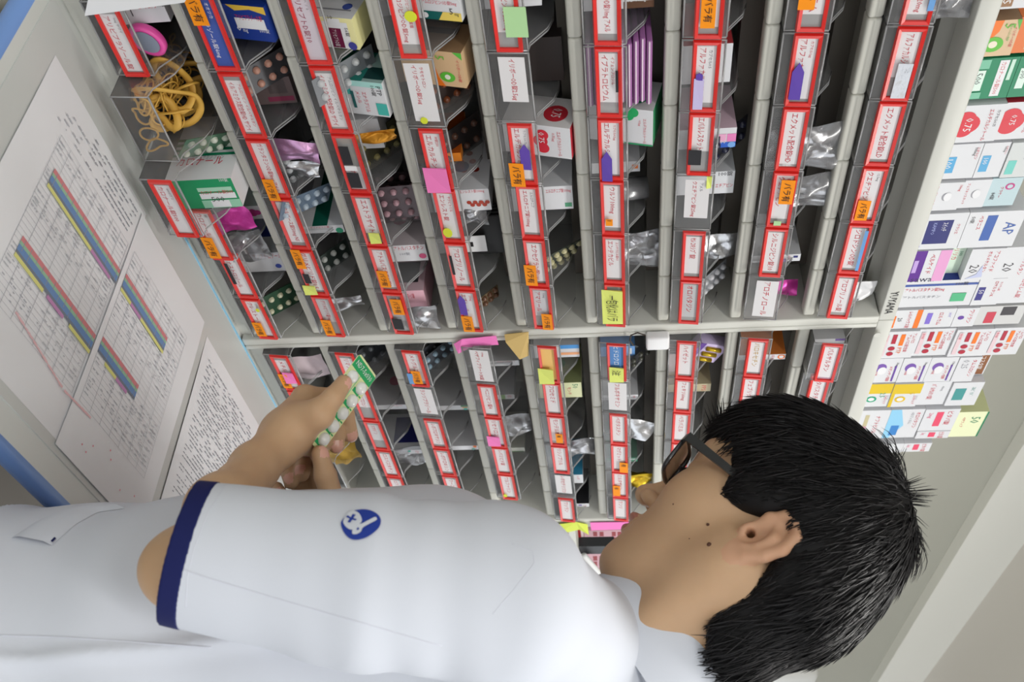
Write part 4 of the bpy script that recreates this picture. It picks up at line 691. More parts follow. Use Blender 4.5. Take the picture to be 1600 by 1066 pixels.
for i in range(4): blister('A',2,3, 600+i*9,318+i*8, ['pinkish silver blister, front one','pinkish silver blister, second one','pinkish silver blister, third one','pinkish silver blister, rear one'][i], (190,150,160), (110,96,102), yf=.012+.016*i, w=.05, n=(3,5), tilt=.05)
crumple('plastic_bag','A',2,5, 655,500, 'clear bag around the pink box', BAG, .045,.05,.006, yf=-.006, seed=7)
blister('A',3,1, 706,200, 'dark blister of brown tablets', (130,70,40), (70,54,50), yf=.02, w=.04)
blister('A',3,2, 712,225, 'dull brown blister', (96,66,54), (60,54,54), yf=.03, w=.045)
crumple('plastic_bag','A',3,3, 735,340, 'clear bag with white tablets', BAG, .035,.04,.006, yf=.01, seed=8)
k = MB()
for i in range(4):
    k.rbox((-.033, -.002+i*.006, -.0), (.033, .002+i*.006, .072-.002*i), DARK, .0018)
cardo = k.build('card_wallets'); cardo.location = (tray_x('A', 4)+.042, .03, zs(3)+.0022); thing('card_wallets', 'stack of dark flat wallets in bin '+where('A', 3, 4), 'wallet', mesh=cardo)
k = MB(); k.rbox((-.014, -.0012, 0), (.014, .0, .05), WHITEB, .0005); k.box((-.004, -.0016, .03), (.004, -.0012, .034), DARK); o = k.build('paper_tag'); o.location = inbin('A', 3, 4, 752, 380, .022)-np.array([0, 0, .03]); o.location.z = zs(3)+.0022; thing('paper_tag', 'white paper tag leaning on the dark wallets', 'tag', mesh=o)
blister('A',3,5, 757,470, 'blister of brown tablets', (120,84,60), (150,130,100), yf=.015, w=.02, h=.05)
blister('A',4,3, 860,355, 'dark green blister behind box', (60,110,84), (50,66,60), yf=.05, w=.05)
blister('A',4,4, 873,405, 'blister of cream tablets', (214,206,160), (80,90,84), yf=.012, w=.045, n=(3,5), ang=.5)
VIO = M((150, 96, 150), .5, .3); VIE = M((226, 206, 222), .5, .3)
NTHP = ['topmost', 'second', 'third', 'fourth', 'fifth', 'sixth', 'seventh', 'eighth', 'ninth', 'lowest']
for i in range(10):
    k = MB(); dx = .002*math.sin(i*2.3); k.rbox((.004+dx, 0, 0), (.078+dx, .07, .0056), VIO, .0016); k.rbox((.0045+dx, -.0012, .0018), (.0775+dx, .001, .0034), VIE, .0005)
    o = k.build('purple_sachet'); o.location = (tray_x('A', 1), -.010+.002*math.sin(i*1.7), zs(5)+.0024+i*.0064)
    thing('purple_sachet', 'purple white-edged sachet, %s in the flat pile on the sixth shelf' % NTHP[9-i], 'sachet', group='purple sachets', mesh=o)
# rolled film
k = MB(); k.tube([(0, 0, 0), (0, .01, .03), (0, .012, .062)], [.013, .014, .013], BAG, 16); k.tube([(.004, 0, 0), (.004, .008, .03), (.004, .012, .060)], [.009, .010, .009], BAG, 14)
o = k.build('rolled_film'); o.location = inbin('A', 5, 3, 985, 305, .018); o.location.z = zs(5)+.003; thing('rolled_film', 'rolled clear plastic film in bin '+where('A', 5, 3), 'film', mesh=o)
crumple('plastic_bag','A',5,4, 992,390, 'crinkled silver bag', BAG, .06,.075,.012, yf=.012, seed=9)
crumple('foil_pack','A',5,4, 988,375, 'silver foil inside the crinkled bag', FOIL, .022,.04,.006, yf=.014, seed=10, cat='packet')
blister('A',6,2, 1130,248, 'navy and black blister', (40,44,70), (60,62,72), yf=.012)
crumple('foil_pack','A',6,4, 1112,390, 'silver foil pack', FOIL, .04,.06,.008, yf=.02, seed=11, cat='packet')
blister('A',6,5, 1110,440, 'shiny silver blister', (216,216,220), (180,182,188), yf=.012, w=.035, h=.06)
crumple('plastic_bag','A',7,2, 1262,240, 'clear empty bag standing tall', BAG, .06,.085,.012, yf=-.002, seed=12)
crumple('plastic_bag','A',7,3, 1258,300, 'clear bag hanging low', BAG, .05,.08,.008, yf=.0, seed=13)
crumple('foil_pack','A',7,5, 1213,466, 'magenta slip', MAG, .03,.05,.002, yf=.02, seed=14, cat='packet')
crumple('plastic_bag','A',8,0, 1460,12, 'clear bag bulging out', BAG, .05,.07,.012, yf=.0, seed=15)
crumple('plastic_bag','A',8,5, 1332,466, 'white crumpled bag', M((226,226,228),.3,.5), .03,.05,.006, yf=.012, seed=16)
crumple('foil_pack','B',0,0, 490,600, 'pinkish paper packet', M((206,190,196),.6,.3), .05,.06,.004, yf=.01, seed=17, cat='packet')
crumple('foil_pack','B',0,1, 488,640, 'white packet with blue print', WHITEB, .04,.05,.003, yf=.0, seed=18, cat='packet')
crumple('sachet_heap','B',0,3, 545,735, 'ochre sachet heap', M((176,140,52),.6,.3,bump=.6,bscale=300), .06,.06,.016, yf=.02, seed=19, cat='sachets')
blister('B',1,0, 590,575, 'dark blister of steel grey tablets', (120,126,132), (70,74,80), yf=.03, w=.05)
blister('B',2,0, 690,590, 'blister with pale blue tablets', (170,200,220), (96,100,110), yf=.02)
blister('B',2,0, 700,620, 'black capsule blister', (50,52,58), (80,84,92), yf=.03, w=.045)
crumple('plastic_bag','B',1,3, 660,770, 'clear bag with red strip', BAG, .05,.06,.01, yf=.01, seed=20)
crumple('plastic_bag','B',3,2, 800,680, 'clear wrinkled bag', BAG, .055,.065,.012, yf=.01, seed=21)
crumple('plastic_bag','B',4,3, 900,700, 'grey silver pouch', BAG, .05,.06,.01, yf=.006, seed=22)
crumple('foil_pack','B',5,2, 990,690, 'silver checkered foil sheet', FOIL, .05,.07,.003, yf=-.002, ang=.5, seed=23, cat='packet')
crumple('foil_pack','B',5,4, 990,770, 'gold foil bunch', GOLD, .03,.06,.012, yf=.004, seed=24, cat='packet')
blister('B',5,0, 1000,580, 'black ended strip', (70,70,60), (70,70,74), yf=.01, w=.02)
# tilted lilac pack with golden ampoules
k = MB(); k.rbox((-.02, 0, -.022), (.02, .018, .022), M((206, 190, 228), .35, .4), .001); k.box((-.02, -.0004, -.022), (.02, .0, -.014), M((96, 56, 150), .4, .4))
for i in range(3): k.tube([(-.012+.012*i, -.002, -.010), (-.012+.012*i, -.002, .012)], .0032, GOLD, 8)
o = k.build('lilac_pack'); o.location = inbin('B', 6, 0, 1106, 552, .004); o.rotation_euler = (-.15, .5, 0); thing('lilac_pack', 'tilted lilac pack with gold ampoules above white clip', 'box', mesh=o)
k = MB()
for i in range(5): k.rbox((-.026, .0+i*.004, -.0), (.03, .003+i*.004, .046-.002*i), M((232, 214, 218), .6, .3), .0008)
o = k.build('card_bundle'); o.location = (tray_x('B', 1)+.045, .035, zs(6)+.0022); thing('card_bundle', 'bundle of pinkish white cards behind tan box', 'cards', mesh=o)
# pink oval case
k = MB()
V = []; n = 24
def ring(a, b, y): return [(a*math.cos(t), y, b*math.sin(t)) for t in np.linspace(0, 6.283, n, endpoint=False)]
PKM = M((232, 84, 168), .35, .5)
V = ring(.012, .0165, .006)+ring(.014, .019, .003)+ring(.014, .019, -.003)+ring(.0115, .0155, -.0055)+ring(.0095, .013, -.004)
k.add(V, [(q*n+i, q*n+(i+1) % n, (q+1)*n+(i+1) % n, (q+1)*n+i) for q in range(4) for i in range(n)]+[tuple(range(n))], PKM, True)
o = k.build('oval_case'); o.location = inbin('A', 0, 0, 231, 62, -.002); o.rotation_euler = (0, .9, 0)
k = MB(); k.add(ring(.0098, .0133, -.0046), [tuple(range(n))], M((140, 150, 168), .3, .5)); k.build('pale_centre', o)
thing('oval_case', 'pink oval case with grey centre in lowest shelf bin', 'case', mesh=o)
# rubber bands
RB = M((214, 168, 74), .5, .4, 'rubber_band_tan', noise=.08, nscale=80)
tx0 = tray_x('A', 1)
def band(cx, cy, cz, r, tube, sd, wide=False, tilt=None):
    rg = random.Random(sd); ph = rg.uniform(0, 6); a1, a2, a3 = (rg.uniform(-1, 1) for _ in range(3)) if tilt is None else tilt
    Mr = Matrix.Rotation(a1*1.2, 3, 'X') @ Matrix.Rotation(a2*1.2, 3, 'Y') @ Matrix.Rotation(a3*3, 3, 'Z')
    P_ts = []
    for t in np.linspace(0, 6.283, 40, endpoint=False):
        rr = r*(1+.18*math.sin(2*t+ph)+.08*math.sin(3*t+2*ph)); v = Mr @ Vector((rr*math.cos(t), rr*.7*math.sin(t), r*.22*math.sin(2*t+ph))); P_ts.append((cx+v.x, cy+v.y, cz+v.z))
    k = MB(); k.tube(P_ts, tube, RB, 6, True, flat=.35 if wide else None); return k
tz = zs(0); by = tray_y('A', 0, 1)
k = MB()
for i in range(46):
    kk = band(tx0+random.uniform(.018, .066), by+random.uniform(.035, .12), tz+random.uniform(.012, .04), random.uniform(.009, .016), .0009, 100+i); k.v += [p for p in kk.v] if False else []
    k.add(kk.v, kk.f, RB, True)
o = k.build('rubber_band_heap'); o['kind'] = 'stuff'; thing('rubber_band_heap', 'tangled heap of thin tan rubber bands in frameless bin', 'rubber bands', mesh=o)
for i, (px, py, yf, r, tl, lab) in enumerate([(262, 160, -.012, .034, (1.2, .25, .3), 'large wide rubber band looped over the heap'), (270, 130, .0, .024, (1.1, -.2, .1), 'wide rubber band curled high on the heap'), (258, 190, -.010, .020, (.9, .5, .5), 'wide rubber band drooping beside the large loop'), (286, 150, .012, .026, (1.0, .4, .8), 'wide rubber band behind the large loop'), (250, 175, -.016, .015, (1.2, -.4, .1), 'small flat rubber band near the bin rim'), (296, 120, .03, .022, (.7, .1, .5), 'wide rubber band deep at the rear')]):
    p = on_y(px, py, yf); kk = band(min(max(p[0], tx0+.026), tx0+.058), yf, max(p[2], tz+.03), r, .0044, 300+i, True, tl); thing('rubber_band', lab, 'rubber band', group='wide rubber bands', mesh=kk.build('rubber_band'))
for i, (s, zz) in enumerate(((.2, .026), (.35, .02), (.62, .018), (.8, .02))):
    kk = band(tx0+tw*s, by+.010, tz+zz, .010, .0011, 400+i, tilt=(1.2, .05, .2*i)); thing('rubber_band', ['pale loop against bin front, leftmost', 'pale loop against bin front, second', 'pale loop against bin front, third', 'pale loop against bin front, rightmost'][i], 'rubber band', group='loops seen through the bin front', mesh=kk.build('rubber_band'))
# ------------------------------------------------------------------ notes and clips on the divider
def slip(name, label, pix, yf, m, th=.0006, cat='note', bend=.004):
    P = [on_y(x, y, yf-bend*(i % 2)) for i, (x, y) in enumerate(pix)]; n = len(P); k = MB()
    k.add([tuple(p) for p in P]+[(p[0], p[1]+th, p[2]) for p in P], [tuple(range(n)), tuple(range(2*n-1, n-1, -1))]+[(i, (i+1) % n, n+(i+1) % n, n+i) for i in range(n)], m)
    return thing(name, label, cat, mesh=k.build(name))
PKN = M((246, 130, 200), .6, .2, 'pink_note_paper'); YGN = M((214, 228, 90), .6, .2, 'yellow_green_paper')
slip('sticky_note', 'curled pink sticky strip on the pale divider', [(709, 538), (722, 530), (775, 525), (779, 539), (740, 541), (716, 553)], -.0135, PKN, bend=.003)
slip('paper_scrap', 'torn tan tape scrap on the divider beside the pink strip', [(788, 523), (826, 519), (826, 556), (812, 562), (800, 545), (790, 535)], -.0135, M((206, 176, 112), .6, .2), bend=.004)
slip('sticky_note', 'yellow green note on the far end panel near the shoulder', [(855, 822), (900, 816), (918, 820), (920, 836), (905, 828), (870, 836)], -.0155, YGN, bend=.003)
slip('sticky_note', 'pink tape strip on the far end panel near the lips', [(922, 817), (990, 816), (990, 827), (924, 829)], -.0155, PKN, bend=0)
k = MB(); p = on_y(1027, 526, -.0105); k.rbox((-.013, -.014, -.015), (.013, 0, .015), M((236, 236, 238), .35, .4), .003, 2); o = k.build('white_clip'); o.location = (p[0], -.0102, p[2]); thing('white_clip', 'white plastic clip box stuck on the divider', 'clip', mesh=o)
k = MB(); k.tube([on_y(x, y, -.016) for x, y in ((1008, 524), (996, 520), (986, 524), (984, 532), (990, 540))], .0011, M((70, 60, 54), .4, .4), 6); thing('wire', 'short brown wire bent beside the white clip', 'wire', mesh=k.build('wire'))
slip('white_sheet', 'white sheet corner hanging over the lowest shelf end', [(132, 25), (288, 4), (330, -60), (150, -60)], -.034, PAPER, cat='paper', bend=0)
# ------------------------------------------------------------------ things past the far end panel
def px_box(k, x0, x1, y0, y1, yf, d, m): a = on_y(x0, (y0+y1)/2, yf); b = on_y(x1, (y0+y1)/2, yf); c = on_y((x0+x1)/2, y0, yf); e = on_y((x0+x1)/2, y1, yf); k.box((c[0], yf, a[2]), (e[0], yf+d, b[2]), m)
LAT = M((214, 168, 180), .45, .4, 'pink_lattice'); DRD = M((150, 12, 24), .4, .4, 'deep_red_plastic')
k = MB(); px_box(k, 912, 985, 829, 915, .10, .01, LAT)
for yy in np.arange(832, 852, 8.6).tolist()+np.arange(870, 912, 8.6).tolist():
    for xx in (927, 937, 956, 965): px_box(k, xx, xx+6.2, yy, yy+6.2, .0992, .004, DRD)
sr = thing('side_rack', 'white open rack beyond the far end panel, partly behind the face', 'rack', (0, 0, DZ))
_zb = on_y(912, 872, .10)[2]-.002; bx('rack_shelf', (.60, .0, _zb-.012-DZ), (1.02, .22, _zb-DZ), STEEL, sr); bx('rack_post', (.60, .19, 0), (.62, .21, _zb+.25-DZ), STEEL, sr); bx('rack_post', (1.0, .19, 0), (1.02, .21, _zb+.25-DZ), STEEL, sr)
thing('basket', 'red and pink lattice basket beyond the far end panel', 'basket', mesh=k.build('basket'))
k = MB(); px_box(k, 884, 960, 854, 866, .03, .02, M((44, 46, 50), .4, .4)); thing('black_rail', 'black upright rail in front of the red basket', 'rail', mesh=k.build('black_rail'))
k = MB(); px_box(k, 868, 912, 829, 852, .05, .04, M((226, 206, 206), .5, .3)); px_box(k, 896, 908, 827, 853, .049, .04, DRD); thing('binder', 'white binder with red spine next to the basket', 'binder', mesh=k.build('binder'))
k = MB(); P0 = [on_y(912, 868, .02), on_y(955, 918, .02)]; k.tube(P0, .006, M((236, 236, 236), .4, .4), 8)
P1_ = [on_y(905, 874, .02), on_y(948, 922, .02)]
for i in range(24): t = i/23; q = P1_[0]*(1-t)+P1_[1]*t; k.box((q[0]-.002, q[1], q[2]-.004), (q[0]+.002, q[1]+.003, q[2]+.006), M((186, 160, 156), .5, .3))
thing('slotted_strip', 'white slotted strip slanting below the black rail', 'strip', mesh=k.build('slotted_strip'))
# ------------------------------------------------------------------ the pharmacist: smooth solid modelling on a fine grid
def sdf_mesh(fn, lo, hi, h, blk=8):
    lo = np.array(lo, float); hi = np.array(hi, float); nb = np.ceil((hi-lo)/(h*blk)).astype(int); n = nb*blk+1
    D = np.empty(n, np.float32); cc = np.stack(np.meshgrid(*[np.arange(b) for b in nb], indexing='ij'), -1).reshape(-1, 3)
    ctr = lo+(cc+.5)*h*blk; d0 = np.concatenate([fn(ctr[i:i+60000]) for i in range(0, len(ctr), 60000)]); act = np.abs(d0) < h*blk*.87*1.35+.006
    D[:] = 1
    for c, d in zip(cc[~act], d0[~act]):
        if d < 0: D[c[0]*blk:c[0]*blk+blk+1, c[1]*blk:c[1]*blk+blk+1, c[2]*blk:c[2]*blk+blk+1] = -1
    off = np.stack(np.meshgrid(*[np.arange(blk+1)]*3, indexing='ij'), -1).reshape(-1, 3); A = cc[act]
    for i in range(0, len(A), 120):
        a = A[i:i+120]; g = (a[:, None, :]*blk+off[None]); v = fn((lo+g.reshape(-1, 3)*h)).reshape(len(a), -1)
        for j in range(len(a)):
            q = a[j]*blk; D[q[0]:q[0]+blk+1, q[1]:q[1]+blk+1, q[2]:q[2]+blk+1] = v[j].reshape(blk+1, blk+1, blk+1)
    S = D < 0; sm = S[:-1, :-1, :-1].astype(np.int8)
    sm = sum(S[i:n[0]-1+i, j:n[1]-1+j, k:n[2]-1+k].astype(np.int8) for i in (0, 1) for j in (0, 1) for k in (0, 1)); mask = (sm > 0) & (sm < 8)
    c = np.argwhere(mask); idx = np.full(mask.shape, -1, np.int64); idx[mask] = np.arange(len(c)); acc = np.zeros((len(c), 3)); cnt = np.zeros(len(c))
    for ax in range(3):
        for o1 in (0, 1):
            for o2 in (0, 1):
                a = [0, 0, 0]; r = [q for q in range(3) if q != ax]; a[r[0]] = o1; a[r[1]] = o2; b = list(a); b[ax] = 1
                va = D[c[:, 0]+a[0], c[:, 1]+a[1], c[:, 2]+a[2]]; vb = D[c[:, 0]+b[0], c[:, 1]+b[1], c[:, 2]+b[2]]; x = (va < 0) != (vb < 0)
                t = np.where(x, va/np.where(x, va-vb, 1), 0); p = np.array(a, float)[None]+t[:, None]*(np.array(b)-np.array(a))[None]
                acc[x] += p[x]; cnt[x] += 1
    V = lo+(c+acc/cnt[:, None])*h; F = []
    for ax in range(3):
        r = [(ax+1) % 3, (ax+2) % 3]; sl0 = [slice(None)]*3; sl1 = [slice(None)]*3; sl0[ax] = slice(0, -1); sl1[ax] = slice(1, None)
        e = S[tuple(sl0)] != S[tuple(sl1)]; E = np.argwhere(e); E = E[(E[:, r[0]] > 0) & (E[:, r[1]] > 0) & (E[:, r[0]] < n[r[0]]-1) & (E[:, r[1]] < n[r[1]]-1)]
        ins = S[E[:, 0], E[:, 1], E[:, 2]]
        def g(d1, d2): q = E.copy(); q[:, r[0]] -= d1; q[:, r[1]] -= d2; return idx[q[:, 0], q[:, 1], q[:, 2]]
        f = np.stack([g(1, 1), g(0, 1), g(0, 0), g(1, 0)], 1); f[~ins] = f[~ins][:, ::-1]; F.append(f)
    F = np.concatenate(F); F = F[(F >= 0).all(1)]; return V, F
def ell(P, c, r): q = (P-np.asarray(c))/np.asarray(r, float); k0 = np.sqrt((q*q).sum(1)); q2 = q/np.asarray(r, float); k1 = np.sqrt((q2*q2).sum(1))+1e-9; return k0*(k0-1)/k1
def cone(P, a, b, ra, rb): a = np.asarray(a, float); ab = np.asarray(b, float)-a; t = np.clip(((P-a)@ab)/(ab@ab), 0, 1); return np.sqrt((((P-a)-t[:, None]*ab)**2).sum(1))-(ra+(rb-ra)*t)
def smin(a, b, k): h = np.maximum(k-np.abs(a-b), 0)/k; return np.minimum(a, b)-h*h*k*.25
def smax(a, b, k): return -smin(-a, -b, k)
def chain(P, pts, rs, k=.01):
    d = None
    for i in range(len(pts)-1):
        e = cone(P, pts[i], pts[i+1], rs[i], rs[i+1]); d = e if d is None else smin(d, e, k)
    return d
def np_obj(name, V, F, mats, mi=None, parent=None, smooth=True):
    me = bpy.data.meshes.new(name); me.vertices.add(len(V)); me.vertices.foreach_set('co', np.asarray(V, np.float32).ravel())
    me.loops.add(F.size); me.loops.foreach_set('vertex_index', F.astype(np.int32).ravel()); me.polygons.add(len(F)); k = F.shape[1]
    me.polygons.foreach_set('loop_start', np.arange(0, F.size, k, dtype=np.int32)); me.polygons.foreach_set('loop_total', np.full(len(F), k, np.int32))
    for m in mats: me.materials.append(m)
    if mi is not None: me.polygons.foreach_set('material_index', mi.astype(np.int32))
    me.update(calc_edges=True); me.polygons.foreach_set('use_smooth', np.full(len(F), smooth)); me.validate()
    o = bpy.data.objects.new(name, me); COL.objects.link(o)
    if parent: o.parent = parent
    return o
# ---- head frame
def head_frame(yaw, pitch, roll, ear, dE):
    z = np.array([0, 0, 1.]); r = RV[0].copy(); r[2] = 0; r /= np.linalg.norm(r); fw = np.cross(z, r)
    y, p, q = map(math.radians, (yaw, pitch, roll)); Hd = -r*math.cos(y)+fw*math.sin(y)
    F = Hd*math.cos(p)-z*math.sin(p); U = Hd*math.sin(p)+z*math.cos(p); L = np.cross(U, F)
    U2 = U*math.cos(q)+L*math.sin(q); L2 = L*math.cos(q)-U*math.sin(q); return at(ear[0], ear[1], dE)-.072*L2, F, L2, U2
HO, HF, HL, HU = head_frame(43, 42, 14, (1165, 828), .78)
HM = np.stack([HF, HL, HU], 1)          # local (F, L, U) -> world
def hw(f, l, u): return HO+HF*f+HL*l+HU*u
NECK = at(1025, 1010, .845)
nk = (NECK-HO)@HM                       # neck base in head coordinates
def head_sdf(Q):
    A = np.abs(Q[:, 1]); M2 = np.stack([Q[:, 0], A, Q[:, 2]], 1)
    d = ell(Q, (.000, 0, .054), (.090, .074, .084))
    d = smin(d, ell(Q, (.046, 0, .012), (.050, .060, .070)), .03)
    d = smin(d, ell(M2, (.052, .040, -.006), (.034, .026, .030)), .02)
    d = smin(d, cone(M2, (.002, .052, -.034), (.070, .020, -.078), .020, .018), .03)
    d = smin(d, ell(Q, (.060, 0, -.050), (.036, .040, .040)), .03)
    d = smin(d, ell(Q, (.084, 0, -.084), (.016, .022, .015)), .02)
    d = smin(d, cone(M2, (.090, .008, .042), (.078, .044, .046), .010, .010), .014)
    d = smax(d, -ell(M2, (.102, .032, .024), (.016, .018, .012)), .012)
    d = smin(d, ell(M2, (.0765, .032, .024), (.0132, .016, .0125)), .005)
    d = smin(d, cone(Q, (.090, 0, .024), (.110, 0, -.013), .0075, .0095), .010)
    d = smin(d, ell(Q, (.114, 0, -.018), (.0105, .0105, .0095)), .006)
    d = smin(d, ell(M2, (.1035, .0125, -.020), (.010, .0075, .0075)), .005)
    d = smax(d, -ell(M2, (.107, .0095, -.0265), (.0065, .0040, .006)), .003)
    d = smin(d, ell(Q, (.0975, 0, -.043), (.0105, .024, .0068)), .004)
    d = smin(d, ell(Q, (.0965, 0, -.0555), (.0100, .020, .0070)), .004)
    d = smax(d, -cone(Q, (.108, -.022, -.0492), (.108, .022, -.0492), .0016, .0016), .002)
    d = smin(d, cone(Q, (-.030, 0, -.025), nk, .050, .052), .035)
    d = smin(d, cone(M2, (-.005, .055, -.02), (nk[0], .035, nk[2]), .014, .014), .03)
    return d
_t = math.radians(24); _o = math.radians(4)
def ear_sdf(Q, s=1):
    q = Q-np.array([-.010, .0725*s, .002]); q = q*np.array([1, s, 1])
    c, s_ = math.cos(_t), math.sin(_t); f = q[:, 0]*c+q[:, 2]*s_; u = -q[:, 0]*s_+q[:, 2]*c          # lean back
    co, so = math.cos(_o), math.sin(_o); f2 = f*co-q[:, 1]*so*-1*-1; l = q[:, 1]*co+f*so; f2 = f*co-q[:, 1]*so
    E = np.stack([f2, l, u], 1); w = 1
    hx = [(.008, -.001, .002), (.010, .0015, .016), (.005, .003, .028), (-.006, .004, .0325), (-.016, .004, .027), (-.021, .004, .013), (-.0195, .004, -.002), (-.013, .003, -.016)]
    d = chain(E, hx, [.0028, .0032, .0036, .0038, .0040, .0040, .0040, .0042], .004)
    d = smin(d, ell(E, (-.006, .001, -.0245), (.0085, .0045, .0105)), .006)
    d = smin(d, ell(E, (-.006, -.002, .004), (.0165, .0056, .028)), .008)
    d = smin(d, chain(E, [(-.002, .0025, .020), (-.0095, .004, .010), (-.0105, .004, -.004), (-.005, .003, -.0145)], [.003, .0036, .0034, .0032], .004), .004)
    d = smin(d, ell(E, (.008, .0015, -.005), (.0048, .0042, .0062)), .005)
    d = smax(d, -ell(E, (.0005, .0072, -.002), (.0064, .0062, .0100)), .005)
    d = smax(d, -ell(E, (-.004, .0075, .0205), (.0050, .0042, .0050)), .004)
    return d
# ---- arms and hands
def A3(l): return [at(*p) for p in l]
EL = at(328, 891, .652); SH = at(775, 925, .69)
BC = np.array([(532-800)/F_PX*.868, (630-533)/F_PX*.868]); BL_C = at(532, 630, .868)
b_len = cvec(-.068, .0447, .0403); b_wid = cvec(.0227, .0116, .0254)
BLEN, BWID = np.linalg.norm(b_len), np.linalg.norm(b_wid); bl_x = b_wid/BWID; bl_y = b_len/BLEN; bl_n = np.cross(bl_x, bl_y)
if bl_n@(CAM-BL_C) < 0: bl_n = -bl_n
def on_blister(x, y, off=0): r = ray(x, y); p0 = BL_C+bl_n*off; return CAM+r*(((p0-CAM)@bl_n)/(r@bl_n))
LW = at(447, 679, .853)
TH = [at(463, 665, .842), at(497, 648, .835), on_blister(520, 622, .0125), on_blister(537, 599, .0085)]
LMC = A3([(476, 620, .886), (482, 636, .900), (482, 653, .905), (477, 670, .902)])
LFI = [[LMC[0], at(520, 620, .912), on_blister(540, 648, -.012), on_blister(548, 680, -.0085)],
       [LMC[1], at(514, 650, .925), on_blister(526, 675, -.013), on_blister(526, 697, -.009)],
       [LMC[2], at(503, 672, .930), on_blister(508, 690, -.014), on_blister(489, 702, -.0095)],
       [LMC[3], at(492, 690, .925), at(490, 704, .91), at(478, 704, .897)]]
FR = [(.0098, .0086, .0080, .0072), (.0100, .0088, .0082, .0074), (.0095, .0084, .0078, .0070), (.0085, .0074, .0068, .0062)]
RW = at(560, 885, .91)
RT_ = [at(545, 850, .865), at(521, 792, .848), at(508, 744, .846), on_blister(500, 709, .0075)]
RMC = A3([(528, 800, .915), (508, 806, .918), (488, 812, .912), (472, 822, .902)])
RFI = [[RMC[0], at(512, 742, .935), on_blister(500, 712, -.012), on_blister(489, 700, -.0085)],
       [RMC[1], at(489, 738, .930), at(475, 722, .905), at(471, 741, .888)],
       [RMC[2], at(464, 748, .925), at(449, 732, .903), at(455, 753, .886)],
       [RMC[3], at(444, 780, .913), at(431, 765, .897), at(439, 774, .882)]]
REL = NECK+np.array([.235, .01, -.36]); RSH = NECK+np.array([.165, -.02, -.075])
def hand_sdf(P, W, th, mc, fi, pal=.0105):
    d = None
    for i, m in enumerate(mc):
        e = cone(P, W+(m-W)*.12, m, .0125, pal+.0005); d = e if d is None else smin(d, e, .016)
    d = smin(d, cone(P, th[0], th[1], .0150, .0112), .016)
    d = smin(d, cone(P, W, th[0], .0145, .0130), .016)
    d = smin(d, cone(P, th[1], (mc[0]+W)/2, .0085, .0100), .016)
    d = smin(d, smin(cone(P, th[1], th[2], .0104, .0090), cone(P, th[2], th[3], .0092, .0076), .004), .007)
    g = None
    for f, r in zip(fi, FR):
        e = chain(P, f, r, .003); g = e if g is None else smin(g, e, .0012)
    return smin(d, g, .005)
def larm_sdf(P):
    d = chain(P, [SH, at(540, 900, .66), EL], [.045, .040, .0265], .02)
    d = smin(d, chain(P, [EL, at(346, 797, .722), at(398, 730, .80), LW], [.0265, .0250, .0182, .0160], .015), .016)
    d = smin(d, ell(P, at(264, 888, .646), (.015, .015, .015)), .04)
    d = smin(d, cone(P, LW-(LW-EL)*.02+cvec(.003, -.003, 0), LW-(LW-EL)*.12, .0155, .0165), .015)
    return smin(d, hand_sdf(P, LW, TH, LMC, LFI), .016)
def rarm_sdf(P):
    d = chain(P, [RSH, REL], [.045, .036], .02); d = smin(d, chain(P, [REL, REL*.45+RW*.55, RW], [.035, .036, .022], .02), .016)
    return smin(d, hand_sdf(P, RW, RT_, RMC, RFI), .016)
SKIN = M((196, 160, 126), .48, .35, 'skin', noise=.05, nscale=60, bump=.04, bscale=900, sss=.12); LIPM = M((176, 116, 100), .42, .4, 'lips', sss=.1); NAILM = M((222, 170, 152), .3, .5, 'fingernail')
EARM = M((199, 154, 124), .48, .35, 'ear_skin', sss=.15); CANAL = M((60, 34, 26), .7, .2, 'ear_canal'); MOLE = M((84, 54, 42), .6, .3, 'mole'); PALMM = M((198, 156, 126), .48, .35, 'palm_skin', sss=.12)
man = thing('person', 'man in white short-sleeved coat with navy cuffs and black spectacles holding a blister strip', 'person', (float(NECK[0]), float(NECK[1]), 0.0))
OFF = np.array([NECK[0], NECK[1], 0.])
parts_v, parts_f, parts_m = [], [], []
def addp(V, F, mi): o = sum(len(v) for v in parts_v); parts_v.append(V-OFF); parts_f.append(F+o); parts_m.append(mi)
# head, neck and ears
def head_full(P):
    Q = (P-HO)@HM; d = head_sdf(Q); near = np.abs(np.abs(Q[:, 1])-.075) < .05; e = np.minimum(ear_sdf(Q, 1), ear_sdf(Q, -1))
    d = smin(d, e, .004); return smax(d, -cone(Q*np.array([1, 1, 1]), (-.0065, .086, .000), (-.004, .056, .000), .0042, .0030), .002)
hc = [hw(f, l, u) for f in (-.13, .13) for l in (-.11, .11) for u in (-.12, .15)]+[NECK-np.array([.08, .08, .03]), NECK+np.array([.08, .08, 0])]
V, F = sdf_mesh(head_full, np.min(hc, 0), np.max(hc, 0), .0016)
fc = ((V[F].mean(1))-HO)@HM; mi = np.zeros(len(F), int)
lip = (np.minimum(ell(fc, (.0975, 0, -.043), (.0118, .024, .0066)), ell(fc, (.0965, 0, -.0555), (.0112, .020, .0068))) < .0004) & (fc[:, 0] > .0935); mi[lip] = 1
mi[ear_sdf(fc, 1) < .0012] = 2; mi[ear_sdf(fc, -1) < .0012] = 2
def localE(x, y, d): return (at(x, y, d)-HO)@HM
addp(V, F, mi)
